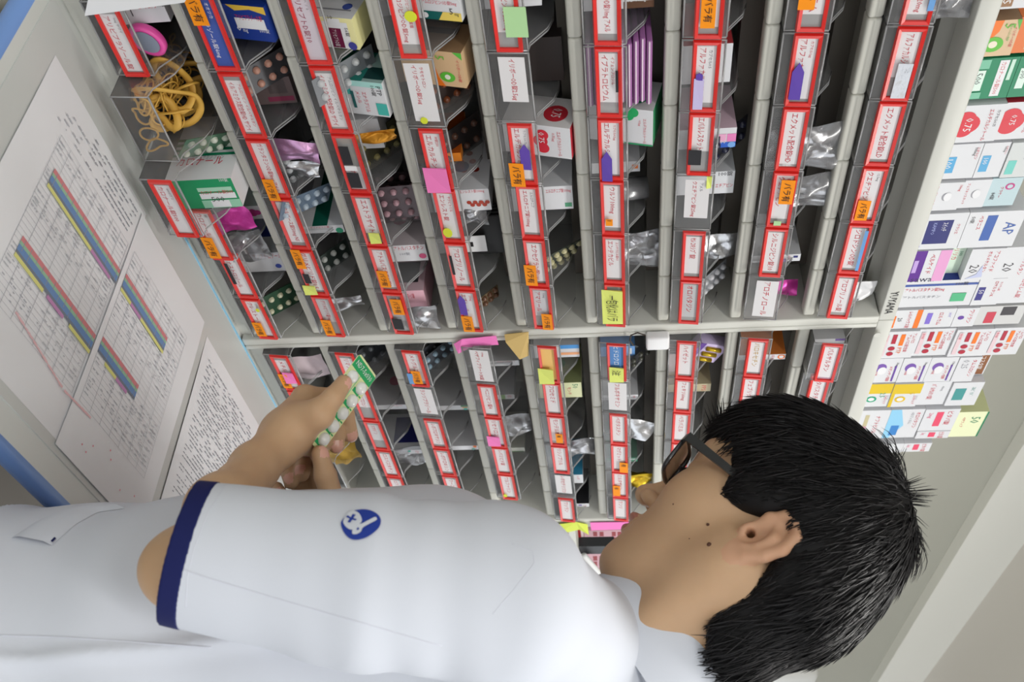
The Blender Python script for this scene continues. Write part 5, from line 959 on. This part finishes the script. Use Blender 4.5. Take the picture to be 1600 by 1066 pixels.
for sdf, pts in ((larm_sdf, [SH, EL, LW]+TH+[p for f in LFI for p in f]), (rarm_sdf, [RSH, REL, RW]+RT_+[p for f in RFI for p in f])):
    lo = np.min(pts, 0)-.055; hi = np.max(pts, 0)+.055; V, F = sdf_mesh(sdf, lo, hi, .0018); mi = np.zeros(len(F), int); c = V[F].mean(1)
    fis = (LFI if sdf is larm_sdf else RFI); ths = (TH if sdf is larm_sdf else RT_)
    for f in fis+[ths]:
        ax = f[-1]-f[-2]; ln = np.linalg.norm(ax); ax = ax/ln; t = (c-f[-1])@ax
        # nail: dorsal patch over the last joint
        dn = np.cross(np.cross(ax, f[1]-f[-1]), ax); dn = -dn/np.linalg.norm(dn) if f is not ths else (bl_n-ax*(bl_n@ax))/np.linalg.norm(bl_n-ax*(bl_n@ax))
        rad = c-f[-1]-t[:, None]*ax; rl = np.linalg.norm(rad, axis=1)+1e-9; cosn = (rad@dn)/rl
        mi[(t > -.005) & (t < .0058) & (cosn > .74) & (rl < .0095)] = 3
    addp(V, F, mi)
# torso core under the coat joins neck and arms
def core_sdf(P):
    q = P-NECK; d = (np.sqrt((q[:, 0]/.125)**2+((q[:, 1]-.005)/.070)**2)-1)*.070; d = smax(d, q[:, 2]+.12, .05); d = smax(d, -(q[:, 2]+.40), .03)
    d = smin(d, cone(P, NECK, NECK-np.array([0, 0, .10]), .046, .044), .02); return smin(d, smin(cone(P, NECK-np.array([0, 0, .06]), SH, .036, .040), cone(P, NECK-np.array([0, 0, .06]), RSH, .036, .040), .02), .02)
V, F = sdf_mesh(core_sdf, NECK-np.array([.30, .22, .50]), NECK+np.array([.30, .22, .06]), .006); addp(V, F, np.zeros(len(F), int))
body = np_obj('body', np.concatenate(parts_v), np.concatenate(parts_f), [SKIN, LIPM, EARM, NAILM, PALMM], np.concatenate(parts_m), man)
# moles, lashes, eyes
def march(fn, x, y, t0=.4, t1=1.3):
    r = ray(x, y); t = t0; rn = np.linalg.norm(r)
    for _ in range(120):
        d = float(fn((CAM+r*t)[None])[0]); t += d*.8/rn
        if abs(d) < 2e-5 or t > t1: break
    return CAM+r*t
def nrm(fn, p, e=.0008):
    P = p[None]+np.concatenate([np.eye(3), -np.eye(3)])*e; d = fn(P); g = d[:3]-d[3:]; return g/(np.linalg.norm(g)+1e-12)
k = MB()
for x, y, rr in ((1106, 820, .0014), (1108, 851, .0019), (1052, 788, .0007), (1077, 842, .0006)):
    p = march(head_full, x, y)-OFF; bm = bmesh.new(); bmesh.ops.create_uvsphere(bm, u_segments=10, v_segments=6, radius=rr); bmesh.ops.translate(bm, vec=Vector(p), verts=bm.verts); k.bm(bm, MOLE, True)
k.build('mole', man)
k = MB()
for s in (1, -1):
    for i in range(16):
        a = -.9+1.8*i/15; b0 = hw(.0885-.004*abs(a), s*(.032+.013*math.sin(a)), .0185)-OFF; b1 = hw(.0965-.005*abs(a), s*(.032+.016*math.sin(a)), .0135)-OFF; k.tube([b0, (b0+b1)/2+HU*-.001, b1], [.0005, .0004, .0001], TBLK, 4)
k.build('eyelash', man)
BROW = M((30, 26, 26), .6, .3, 'brow_hair'); k = MB()
for s in (1, -1):
    for i in range(70):
        t = random.random(); b0 = hw(.0985-.016*t*t, s*(.012+.036*t), .046+.006*math.sin(2.2*t)+random.uniform(-.003, .003))-OFF; k.tube([b0, b0+HL*s*.006+HU*.002+HF*.0005], [.0005, .0001], BROW, 3)
k.build('eyebrow', man)
# ------------------------------------------------------------------ spectacles
SPM = M((20, 22, 28), .3, .5, 'black_acetate', coat=.4)
k = MB()
def rim(s):
    c = np.array([.1035, .036*s, .018]); P = []
    for t in np.linspace(0, 2*math.pi, 36, endpoint=False):
        ct, st = math.cos(t), math.sin(t); e = .45; a = math.copysign(abs(ct)**e, ct)*.0265; b = math.copysign(abs(st)**e, st)*.0185
        P.append(hw(c[0]-.006*(abs(c[1]+a)/.06)**2+b*.12, c[1]+a, c[2]+b)-OFF)
    return P
RL, RR = rim(1), rim(-1)
for q in (RL, RR): k.tube(q, .0021, SPM, 8, True)
k.tube([hw(.1035, -.011, .024)-OFF, hw(.108, 0, .026)-OFF, hw(.1035, .011, .024)-OFF], .002, SPM, 8)
spec = k.build('spectacles', man)
for q in (RL, RR): k = MB(); k.add(q, [tuple(range(len(q)))], LENS, True); k.build('lens', spec)
for s in (1, -1):
    k = MB(); pts = [hw(.100, .0625*s, .031), hw(.094, .0725*s, .032), hw(.05, .0745*s, .031), (hw(.0, .0745*s, .030)), hw(-.010, .0735*s, .028), hw(-.02, .072*s, .018)]
    for a, b in zip(pts[:-1], pts[1:]):
        pass
    n = len(pts); Vv = []; hh = [.0036, .0042, .0034, .0028, .0024, .002]
    for i, p in enumerate(pts):
        for du, dl in ((1, 1), (1, -1), (-1, -1), (-1, 1)): Vv.append(p+HU*hh[i]*du+HL*.0013*dl-OFF)
    k.add(Vv, [(i*4+j, i*4+(j+1) % 4, (i+1)*4+(j+1) % 4, (i+1)*4+j) for i in range(n-1) for j in range(4)]+[(3, 2, 1, 0), tuple(4*(n-1)+j for j in range(4))], SPM); k.build('temple_arm', spec)
# ------------------------------------------------------------------ hair
HAIR = M((16, 15, 17), .6, .25, 'black_hair'); HAIR2 = M((26, 24, 27), .46, .38, 'black_hair_sheen')
HP = np.array([(.112, .084), (.098, .064), (.085, .062), (.064, .056), (.052, .040), (.045, .028), (.041, .006), (.030, .007), (.013, .011), (-.004, .018), (-.014, .031), (-.024, .016), (-.028, -.006), (-.024, -.032), (-.010, -.055), (-.015, -.075), (-.036, -.098), (-.12, -.115), (-.25, 0), (-.25, .3), (.25, .3), (.2, .08)])
def poly2(p, G=HP):
    d = np.full(len(p), 1e9); s = np.ones(len(p)); n = len(G)
    for i in range(n):
        a, b = G[i], G[i-1]; e = b-a; w = p-a; t = np.clip((w@e)/(e@e), 0, 1); q = w-t[:, None]*e; d = np.minimum(d, (q*q).sum(1))
        c1 = p[:, 1] >= a[1]; c2 = p[:, 1] < b[1]; c3 = e[0]*w[:, 1] > e[1]*w[:, 0]; f = (c1 & c2 & c3) | (~c1 & ~c2 & ~c3); s = np.where(f, -s, s)
    return s*np.sqrt(d)
def cap_sdf(Q):
    d = ell(Q, (.000, 0, .056), (.100, .088, .096))
    d = smin(d, ell(Q, (.034, 0, .086), (.055, .066, .052)), .03)
    d = smin(d, ell(Q, (-.048, 0, .006), (.052, .070, .058)), .03)
    d = smin(d, ell(Q, (-.034, 0, -.050), (.043, .052, .052)), .025)
    return smax(d, poly2(Q[:, [0, 2]]), .018)
def cap_w(P): return cap_sdf((P-HO)@HM)
V, F = sdf_mesh(cap_w, np.min(hc, 0)-.02, np.max(hc, 0)+.03, .0026); hq = (V-HO)@HM
rg = np.random.default_rng(5)
lay = np.sin(hq[:, 0]*420+hq[:, 1]*260+6*np.sin(hq[:, 2]*60))*.0009
V = V+lay[:, None]*0
hair = np_obj('hair', V-OFF, F, [HAIR], None, man)
Vw = V; nv = len(V)
# surface normals of the cap
fn_ = np.cross(V[F[:, 1]]-V[F[:, 0]], V[F[:, 3]]-V[F[:, 0]]); vn = np.zeros_like(V)
for j in range(4): np.add.at(vn, F[:, j], fn_)
vn /= np.linalg.norm(vn, axis=1)[:, None]+1e-12
WH = hw(-.070, .012, .135); DOWN = np.array([0, 0, -1.])
def lock(root, nr, ln, lift, r0, jit, k, m, seg=7, curl=0):
    d0 = root-WH; d0 = d0-nr*(d0@nr); d0 /= np.linalg.norm(d0)+1e-9; q = (root-HO)@HM
    dirv = d0+DOWN*(.25+.35*(q[0] > .03))+rg.normal(0, jit, 3); dirv = dirv-nr*(dirv@nr)*.9; dirv /= np.linalg.norm(dirv); p = root.copy()-nr*.004; P = [p-OFF]; st = ln/(seg-1); n = nr.copy()
    for i in range(seg-1):
        t = i/(seg-1); v = dirv+n*lift*(1-1.6*t); v /= np.linalg.norm(v); p = p+v*st
        d = float(cap_w(p[None])[0])
        if d < .0006: 
            n = nrm(cap_w, p); p = p+n*(.0006-d); 
        dirv = dirv+DOWN*.06+rg.normal(0, .05, 3); dirv -= n*(dirv@n)*.5; dirv /= np.linalg.norm(dirv); P.append(p-OFF)
    k.tube(P, [r0*(1-.25*i/(seg-1)) if i < seg-2 else r0*(.55 if i == seg-2 else .08) for i in range(seg)], m, 3)
ks = [MB(), MB()]
ok = np.where(((vn@(CAM-HO)) > -.35*np.linalg.norm(CAM-HO)))[0]; 
sel = rg.choice(ok, 5200, replace=False); pd = poly2(hq[:, [0, 2]])
for n_, i in enumerate(sel):
    q = hq[i]; ln = rg.uniform(.022, .042); lift = .10
    if q[0] > .055 and q[2] > .06: ln = rg.uniform(.03, .048); lift = .12
    eh = math.hypot(q[0]+.010, q[2]-.004)
    if q[1] > 0 and eh < .026: continue
    if q[1] > 0 and eh < .06 and q[2] < .07: ln = min(ln, .006+.55*(eh-.026))
    if q[0] > -.035 and q[2] < .06: ln = min(ln, .008+.55*max(0, -pd[i]))
    lock(V[i], vn[i], ln, lift, rg.uniform(.0004, .0009), .24, ks[n_ % 2], (HAIR, HAIR2)[n_ % 2])
# edge locks: along the hairline they fray out; crown tufts stand up
edge = np.where((np.hypot(hq[:, 0]+.008, hq[:, 2]-.002) > .034) & (pd > -.008) & (hq[:, 2] < .075) & (hq[:, 1] > -.02))[0]
for i in rg.choice(edge, min(800, len(edge)), replace=False): lock(V[i], vn[i], rg.uniform(.006, .014) if hq[i][0] > -.03 else rg.uniform(.012, .024), .02, rg.uniform(.0003, .0006), .2, ks[0], HAIR)
cr = np.where(np.linalg.norm(V-hw(-.075, .02, .130), axis=1) < .045)[0]
for i in rg.choice(cr, min(90, len(cr)), replace=False): lock(V[i], vn[i], rg.uniform(.020, .042), rg.uniform(.5, 1.4), rg.uniform(.0003, .0006), .35, ks[1], HAIR2)
fr = np.where((hq[:, 0] > .072) & (hq[:, 2] > .055))[0]
for i in rg.choice(fr, min(420, len(fr)), replace=False): lock(V[i], vn[i], rg.uniform(.022, .045), .25, rg.uniform(.0005, .0010), .22, ks[0], HAIR)
for kk in ks: o = kk.build('hair_locks', hair); 
# tufts that stick out at the crown
k = MB()
for (x, y, dx, dy, L_) in ((1400, 775, 52, 4, 1.0), (1402, 770, 56, -4, 1.0), (1405, 782, 50, 2, .9), (1392, 740, 22, -40, .8), (1388, 735, 14, -34, .8), (1410, 800, 40, 34, .9), (1425, 830, 26, 40, .8), (1398, 760, 46, -14, .9)):
    for j in range(9):
        jx, jy = rg.uniform(-5, 5, 2); a = at(x-14+jx, y+jy, .80+rg.uniform(-.006, .006)); b = at(x+dx*.55*L_+jx*1.4, y+dy*.45*L_+jy*1.4, .80); c = at(x+dx*L_+jx*1.8, y+dy*L_+jy*1.8, .80); k.tube([a-OFF, (a+b)/2-OFF, b-OFF, c-OFF], [.0006, .0006, .0004, .0001], HAIR, 3)
k.build('hair_tuft', hair)
# ------------------------------------------------------------------ white coat
FWH = RV[2]*np.array([1, 1, 0]); FWH /= np.linalg.norm(FWH)
def torso_c(z): t = np.clip((1.20-z)/.34, 0, 1); t = t*t*(3-2*t); return t*.074, 0
S_AX = [SH, at(560, 907, .658), at(262, 859, .636)]; S_R = [.0625, .0575, .0468]
HEMP = at(284, 856, .636); HEMN = cvec(-.22, -.975, -.10); HEMN = HEMN/np.linalg.norm(HEMN)
def sleeve_sdf(P):
    e = S_AX[2]+(S_AX[2]-S_AX[1])*.35; d = chain(P, [S_AX[0], S_AX[1], e], [S_R[0], S_R[1], S_R[2]-.004], .012)
    t = (P-HEMP)@HEMN
    return d-.0007*np.sin(t*60+9*np.sin(P[:, 2]*13))*np.clip(-t*12, 0, 1)-.0016*np.exp(-((t+.021)/.004)**2)*0
NB = NECK+np.array([0, -.012, -.030])
def coat_sdf(P):
    q = P-NECK; q = q+FWH*torso_c(P[:, 2])[0][:, None]; cy = q[:, 1]; z = q[:, 2]
    a = .172-.012*np.clip((-z-.10)/.3, 0, 1)+.02*np.clip((-z-.45)/.3, 0, 1); b = .141-.004*np.clip((-z-.1)/.3, 0, 1)
    d = (np.sqrt((q[:, 0]/a)**2+(cy/b)**2)-1)*b
    fold = .0058*np.sin(34*z+16*cy+2.2*np.sin(9*z))*np.clip((-z-.16)*5, 0, 1)+.0040*np.sin(56*z-30*q[:, 0]+3*cy+1)*np.clip((-z-.22)*5, 0, 1)
    side = .0045*np.exp(-((cy+.050+.02*z)/.006)**2)*np.clip((-z-.12)*6, 0, 1)
    cr = .0075*(1-np.abs(np.sin(15*z+9*cy-5*q[:, 0]+.8*np.sin(11*z))))**3*np.clip((-z-.20)*6, 0, 1)
    d = d-fold*.6-side-cr
    d = smax(d, z+.105, .11); d = smax(d, -(P[:, 2]-.74), .01)
    d = smin(d, cone(P, NB-np.array([0, .0, .026]), RSH, .056, .060), .05)
    d = smin(d, cone(P, NB-np.array([0, 0, .026]), SH*.97+NB*.03, .056, .0605), .05)
    d = smin(d, chain(P, [RSH, RSH*.5+REL*.5, REL*.8+RSH*.2], [.060, .056, .052], .04), .05)
    sl = np.maximum(sleeve_sdf(P), (P-HEMP)@HEMN)
    d = smin(d, sl, .018)
    inner = np.maximum(sleeve_sdf(P)+.0075, -((P-HEMP)@HEMN+.040)); d = np.maximum(d, -inner)
    nc = (P-NECK)@COLN; rad = np.sqrt(np.maximum(((P-NECK)**2).sum(1)-nc**2, 0)); d = np.maximum(d, -np.maximum(rad-.058, -(nc+.035)))
    return d
COLN = np.array([.0, .55, .835]); COLN /= np.linalg.norm(COLN)
CLOTH = M((208, 212, 222), .8, .2, 'white_cotton', bump=.06, bscale=1500); NAVY = M((26, 32, 84), .8, .2, 'navy_trim', bump=.08, bscale=1500); SEAMM = M((206, 209, 220), .85, .1, 'seam_thread')
clo = np.minimum(NECK-np.array([.31, .36, 0]), np.min(S_AX, 0)-.1); clo[2] = .73; chi = NECK+np.array([.33, .25, .08]); 
V, F = sdf_mesh(coat_sdf, clo, chi, .0030)
coat = np_obj('coat', V-OFF, F, [CLOTH], None, man)
def trim_sdf(P): t = (P-HEMP)@HEMN; s = sleeve_sdf(P); return np.maximum(np.maximum(s-.0007, -(s+.0078)), np.maximum(t-.0004, -(t+.0125)))
V, F = sdf_mesh(trim_sdf, HEMP-.085, HEMP+.085, .0012); np_obj('sleeve_trim', V-OFF, F, [NAVY], None, coat)
# collar band around the neck
def ringp(r, h, th): 
    ex = np.array([1., 0, 0]); ey = np.cross(COLN, ex); return NECK+COLN*h+ex*r*math.cos(th)+ey*r*1.06*math.sin(th)
k = MB(); n = 64; prof = [(.0735, -.040), (.0740, -.010), (.0712, .010), (.0684, .0265), (.0662, .0280), (.0642, .0255), (.0632, -.004), (.0640, -.040)]
Vv = [ringp(r*(1+.012*math.sin(3*t+1)), h+.002*math.sin(2*t), t)-OFF for r, h in prof for t in np.linspace(0, 2*math.pi, n, endpoint=False)]
k.add(Vv, [(i*n+j, i*n+(j+1) % n, (i+1)*n+(j+1) % n, (i+1)*n+j) for i in range(len(prof)-1) for j in range(n)], CLOTH, True); k.build('collar', coat)
# everything sewn on: laid on the cloth along the sight lines that show it
def oncloth(x, y, e=.0005): p = march(coat_sdf, x, y, .35, 1.2); return p+nrm(coat_sdf, p, .002)*e
def seam(name, pix, r=.0006, m=SEAMM, n=60, e=-.0003):
    pix = np.array(pix, float); s = np.linspace(0, len(pix)-1, n); P = [oncloth(np.interp(q, range(len(pix)), pix[:, 0]), np.interp(q, range(len(pix)), pix[:, 1]), e)-OFF for q in s]; k = MB(); k.tube(P, r, m, 5); return k.build(name, coat)
seam('seam', [(268, 884), (330, 905), (440, 938), (560, 972), (690, 1010)], .0007)
seam('seam', [(357, 751), (325, 800), (302, 860), (292, 905), (290, 950)], .0005)
seam('seam', [(800, 850), (832, 862), (836, 880), (800, 925), (770, 960)], .0005)
seam('seam', [(0, 993), (80, 995), (180, 1001), (330, 1012)], .0009)
def patch(name, poly, e, m, parent=None, sub=9):
    """a flat cut shape pressed on the cloth: fan of rings from the middle of its outline"""
    poly = np.array(poly, float); c = poly.mean(0); n = len(poly); k = MB(); Vv = [oncloth(c[0], c[1], e)-OFF]
    for s in range(1, sub+1):
        for p in poly: q = c+(p-c)*s/sub; Vv.append(oncloth(q[0], q[1], e)-OFF)
    fs = [(0, 1+i, 1+(i+1) % n) for i in range(n)]+[(1+s*n+i, 1+(s+1)*n+i, 1+(s+1)*n+(i+1) % n, 1+s*n+(i+1) % n) for s in range(sub-1) for i in range(n)]
    k.add(Vv, fs, m, True); return k.build(name, parent or coat)
def smooth_poly(pts, n=40):
    pts = np.array(pts, float); m = len(pts); out = []
    for i in range(m):
        p0, p1, p2, p3 = pts[i-1], pts[i], pts[(i+1) % m], pts[(i+2) % m]
        for t in np.linspace(0, 1, max(2, n//m), endpoint=False): out.append(.5*((2*p1)+(-p0+p2)*t+(2*p0-5*p1+4*p2-p3)*t*t+(-p0+3*p1-3*p2+p3)*t**3))
    return out
BZ = lambda l: [(490+x/10.657, 770+y/10.657) for x, y in l]
BADGE = M((32, 58, 150), .6, .3, 'badge_blue')
bdg = patch('badge', smooth_poly(BZ([(455, 520), (520, 690), (640, 785), (800, 780), (950, 710), (1080, 590), (1115, 470), (1060, 370), (940, 305), (800, 290), (660, 320), (540, 400)]), 60), .0007, BADGE, sub=7)
patch('emblem', smooth_poly(BZ([(495, 490), (520, 560), (580, 615), (650, 630), (735, 560), (800, 500), (790, 420), (740, 350), (650, 325), (560, 380)]), 40), .0012, CLOTH, bdg, 4)
patch('emblem', smooth_poly(BZ([(650, 640), (650, 700), (720, 705), (790, 660), (830, 590), (1030, 480), (1040, 440), (1000, 430), (810, 530), (740, 540), (680, 580)]), 44), .0012, CLOTH, bdg, 4)
patch('emblem', BZ([(540, 430), (575, 405), (622, 440), (655, 385), (705, 395), (665, 450), (725, 470), (700, 492), (650, 475), (612, 525), (570, 515), (605, 458)]), .0016, BADGE, bdg, 3)
patch('emblem', smooth_poly(BZ([(725, 615), (745, 600), (760, 620), (745, 645), (722, 640)]), 15), .0016, BADGE, bdg, 2)
# pocket welt on the coat front
def strip(name, a, b, e, m, nn=16, mm=5):
    k = MB(); a = np.array(a, float); b = np.array(b, float); Vv = []
    for i in range(nn+1):
        s = i/nn*(len(a)-1); p = np.array([np.interp(s, range(len(a)), a[:, j]) for j in (0, 1)]); q = np.array([np.interp(s, range(len(b)), b[:, j]) for j in (0, 1)])
        for j in range(mm+1): w = p+(q-p)*j/mm; Vv.append(oncloth(w[0], w[1], e*(1 if 0 < j < mm else .1))-OFF)
    k.add(Vv, [(i*(mm+1)+j, i*(mm+1)+j+1, (i+1)*(mm+1)+j+1, (i+1)*(mm+1)+j) for i in range(nn) for j in range(mm)], m, True); return k.build(name, coat)
strip('pocket_welt', [(18, 841), (58, 815), (96, 799), (128, 792)], [(81, 853), (118, 820), (152, 801), (196, 795)], .0034, CLOTH)
patch('pocket_tab', [(80, 849), (86, 843), (89, 845), (83, 851)], .0024, NAVY, None, 2)
# trousers and shoes, below the worktop edge
def leg_sdf(P):
    d = None
    for s in (-1, 1):
        h = NECK+np.array([.085*s-.05, -.10, 0]); h[2] = .80; kn = h+np.array([.01*s, .01, -.34]); an = kn+np.array([.01*s, -.03, -.37]); e = chain(P, [h, kn, an], [.095, .070, .058], .03); d = e if d is None else smin(d, e, .01)
    return d
V, F = sdf_mesh(leg_sdf, NECK*np.array([1, 1, 0])+np.array([-.30, -.32, .03]), NECK*np.array([1, 1, 0])+np.array([.26, .12, .92]), .010); np_obj('trousers', V-OFF, F, [M((214, 216, 222), .85, .2, 'white_trousers')], None, man)
for s in (-1, 1):
    c = np.array([NECK[0]+.105*s-.05, NECK[1]-.12, 0])
    V, F = sdf_mesh(lambda P: np.maximum(smin(ell(P, c+np.array([0, .03, .03]), (.048, .135, .052)), ell(P, c+np.array([0, -.03, .06]), (.045, .06, .06)), .03), .002-P[:, 2]), c+np.array([-.07, -.14, -.01]), c+np.array([.07, .20, .14]), .006); np_obj('shoe', V-OFF, F, [DARK], None, man)
# ------------------------------------------------------------------ blister strip in the hands
k = MB(); hx_, hy_ = BWID/2, BLEN/2; GRN = M((30, 164, 96), .4, .4, 'blister_green'); CRM = M((226, 232, 176), .4, .4, 'blister_cream')
def bp(s, t, e=0): return BL_C+bl_x*(s*hx_)+bl_y*(t*hy_)+bl_n*e
ol = [(-1, -.97), (-.9, -1), (.9, -1), (1, -.97), (1, .94), (.86, 1), (-.86, 1), (-1, .94)]
k.add([bp(s, t, .0002) for s, t in ol]+[bp(s, t, -.0004) for s, t in ol], [tuple(range(8)), tuple(range(15, 7, -1))]+[(i, (i+1) % 8, 8+(i+1) % 8, 8+i) for i in range(8)], CRM)
blo = k.build('blister_strip'); k = MB()
def bq(s0, s1, t0, t1, e, m): k.quad([bp(s0, t0, e), bp(s1, t0, e), bp(s1, t1, e), bp(s0, t1, e)], m)
bq(-.98, .98, .70, .955, .00035, GRN)
for i in range(5):
    t = -.93+i*.325
    for s in (-.95, .08): bq(s+.02, s+.62, t, t+.10, .00035, GRN); bq(s+.66, s+.86, t+.02, t+.05, .00035, GRN)
bq(-.04, .04, -.95, .7, .00033, M((150, 206, 150), .4, .4))
k.text('ND7-5x030', bp(-.8, .78, .0005), bl_x, bl_y, .0052, WHITEB, BWID*.8); k.build('printing', blo)
for i in range(5):
    for s in (-.5, .5):
        t = -.76+i*.325; k = MB(); c = bp(s, t, 0); n = 14; Vv = []
        for rr, e in ((.0062, .0003), (.0060, .0026), (.0050, .0042), (.0028, .0052)): Vv += [c+bl_x*rr*math.cos(a)+bl_y*rr*math.sin(a)+bl_n*e for a in np.linspace(0, 6.283, n, endpoint=False)]
        k.add(Vv, [(q*n+j, q*n+(j+1) % n, (q+1)*n+(j+1) % n, (q+1)*n+j) for q in range(3) for j in range(n)]+[tuple(3*n+j for j in range(n))], M((238, 240, 238), .25, .5, 'tablet_white', coat=.4), True); k.build('tablet', blo)
thing('blister_strip', 'green and white strip of tablets held between the man\'s fingers', 'blister pack', mesh=blo)
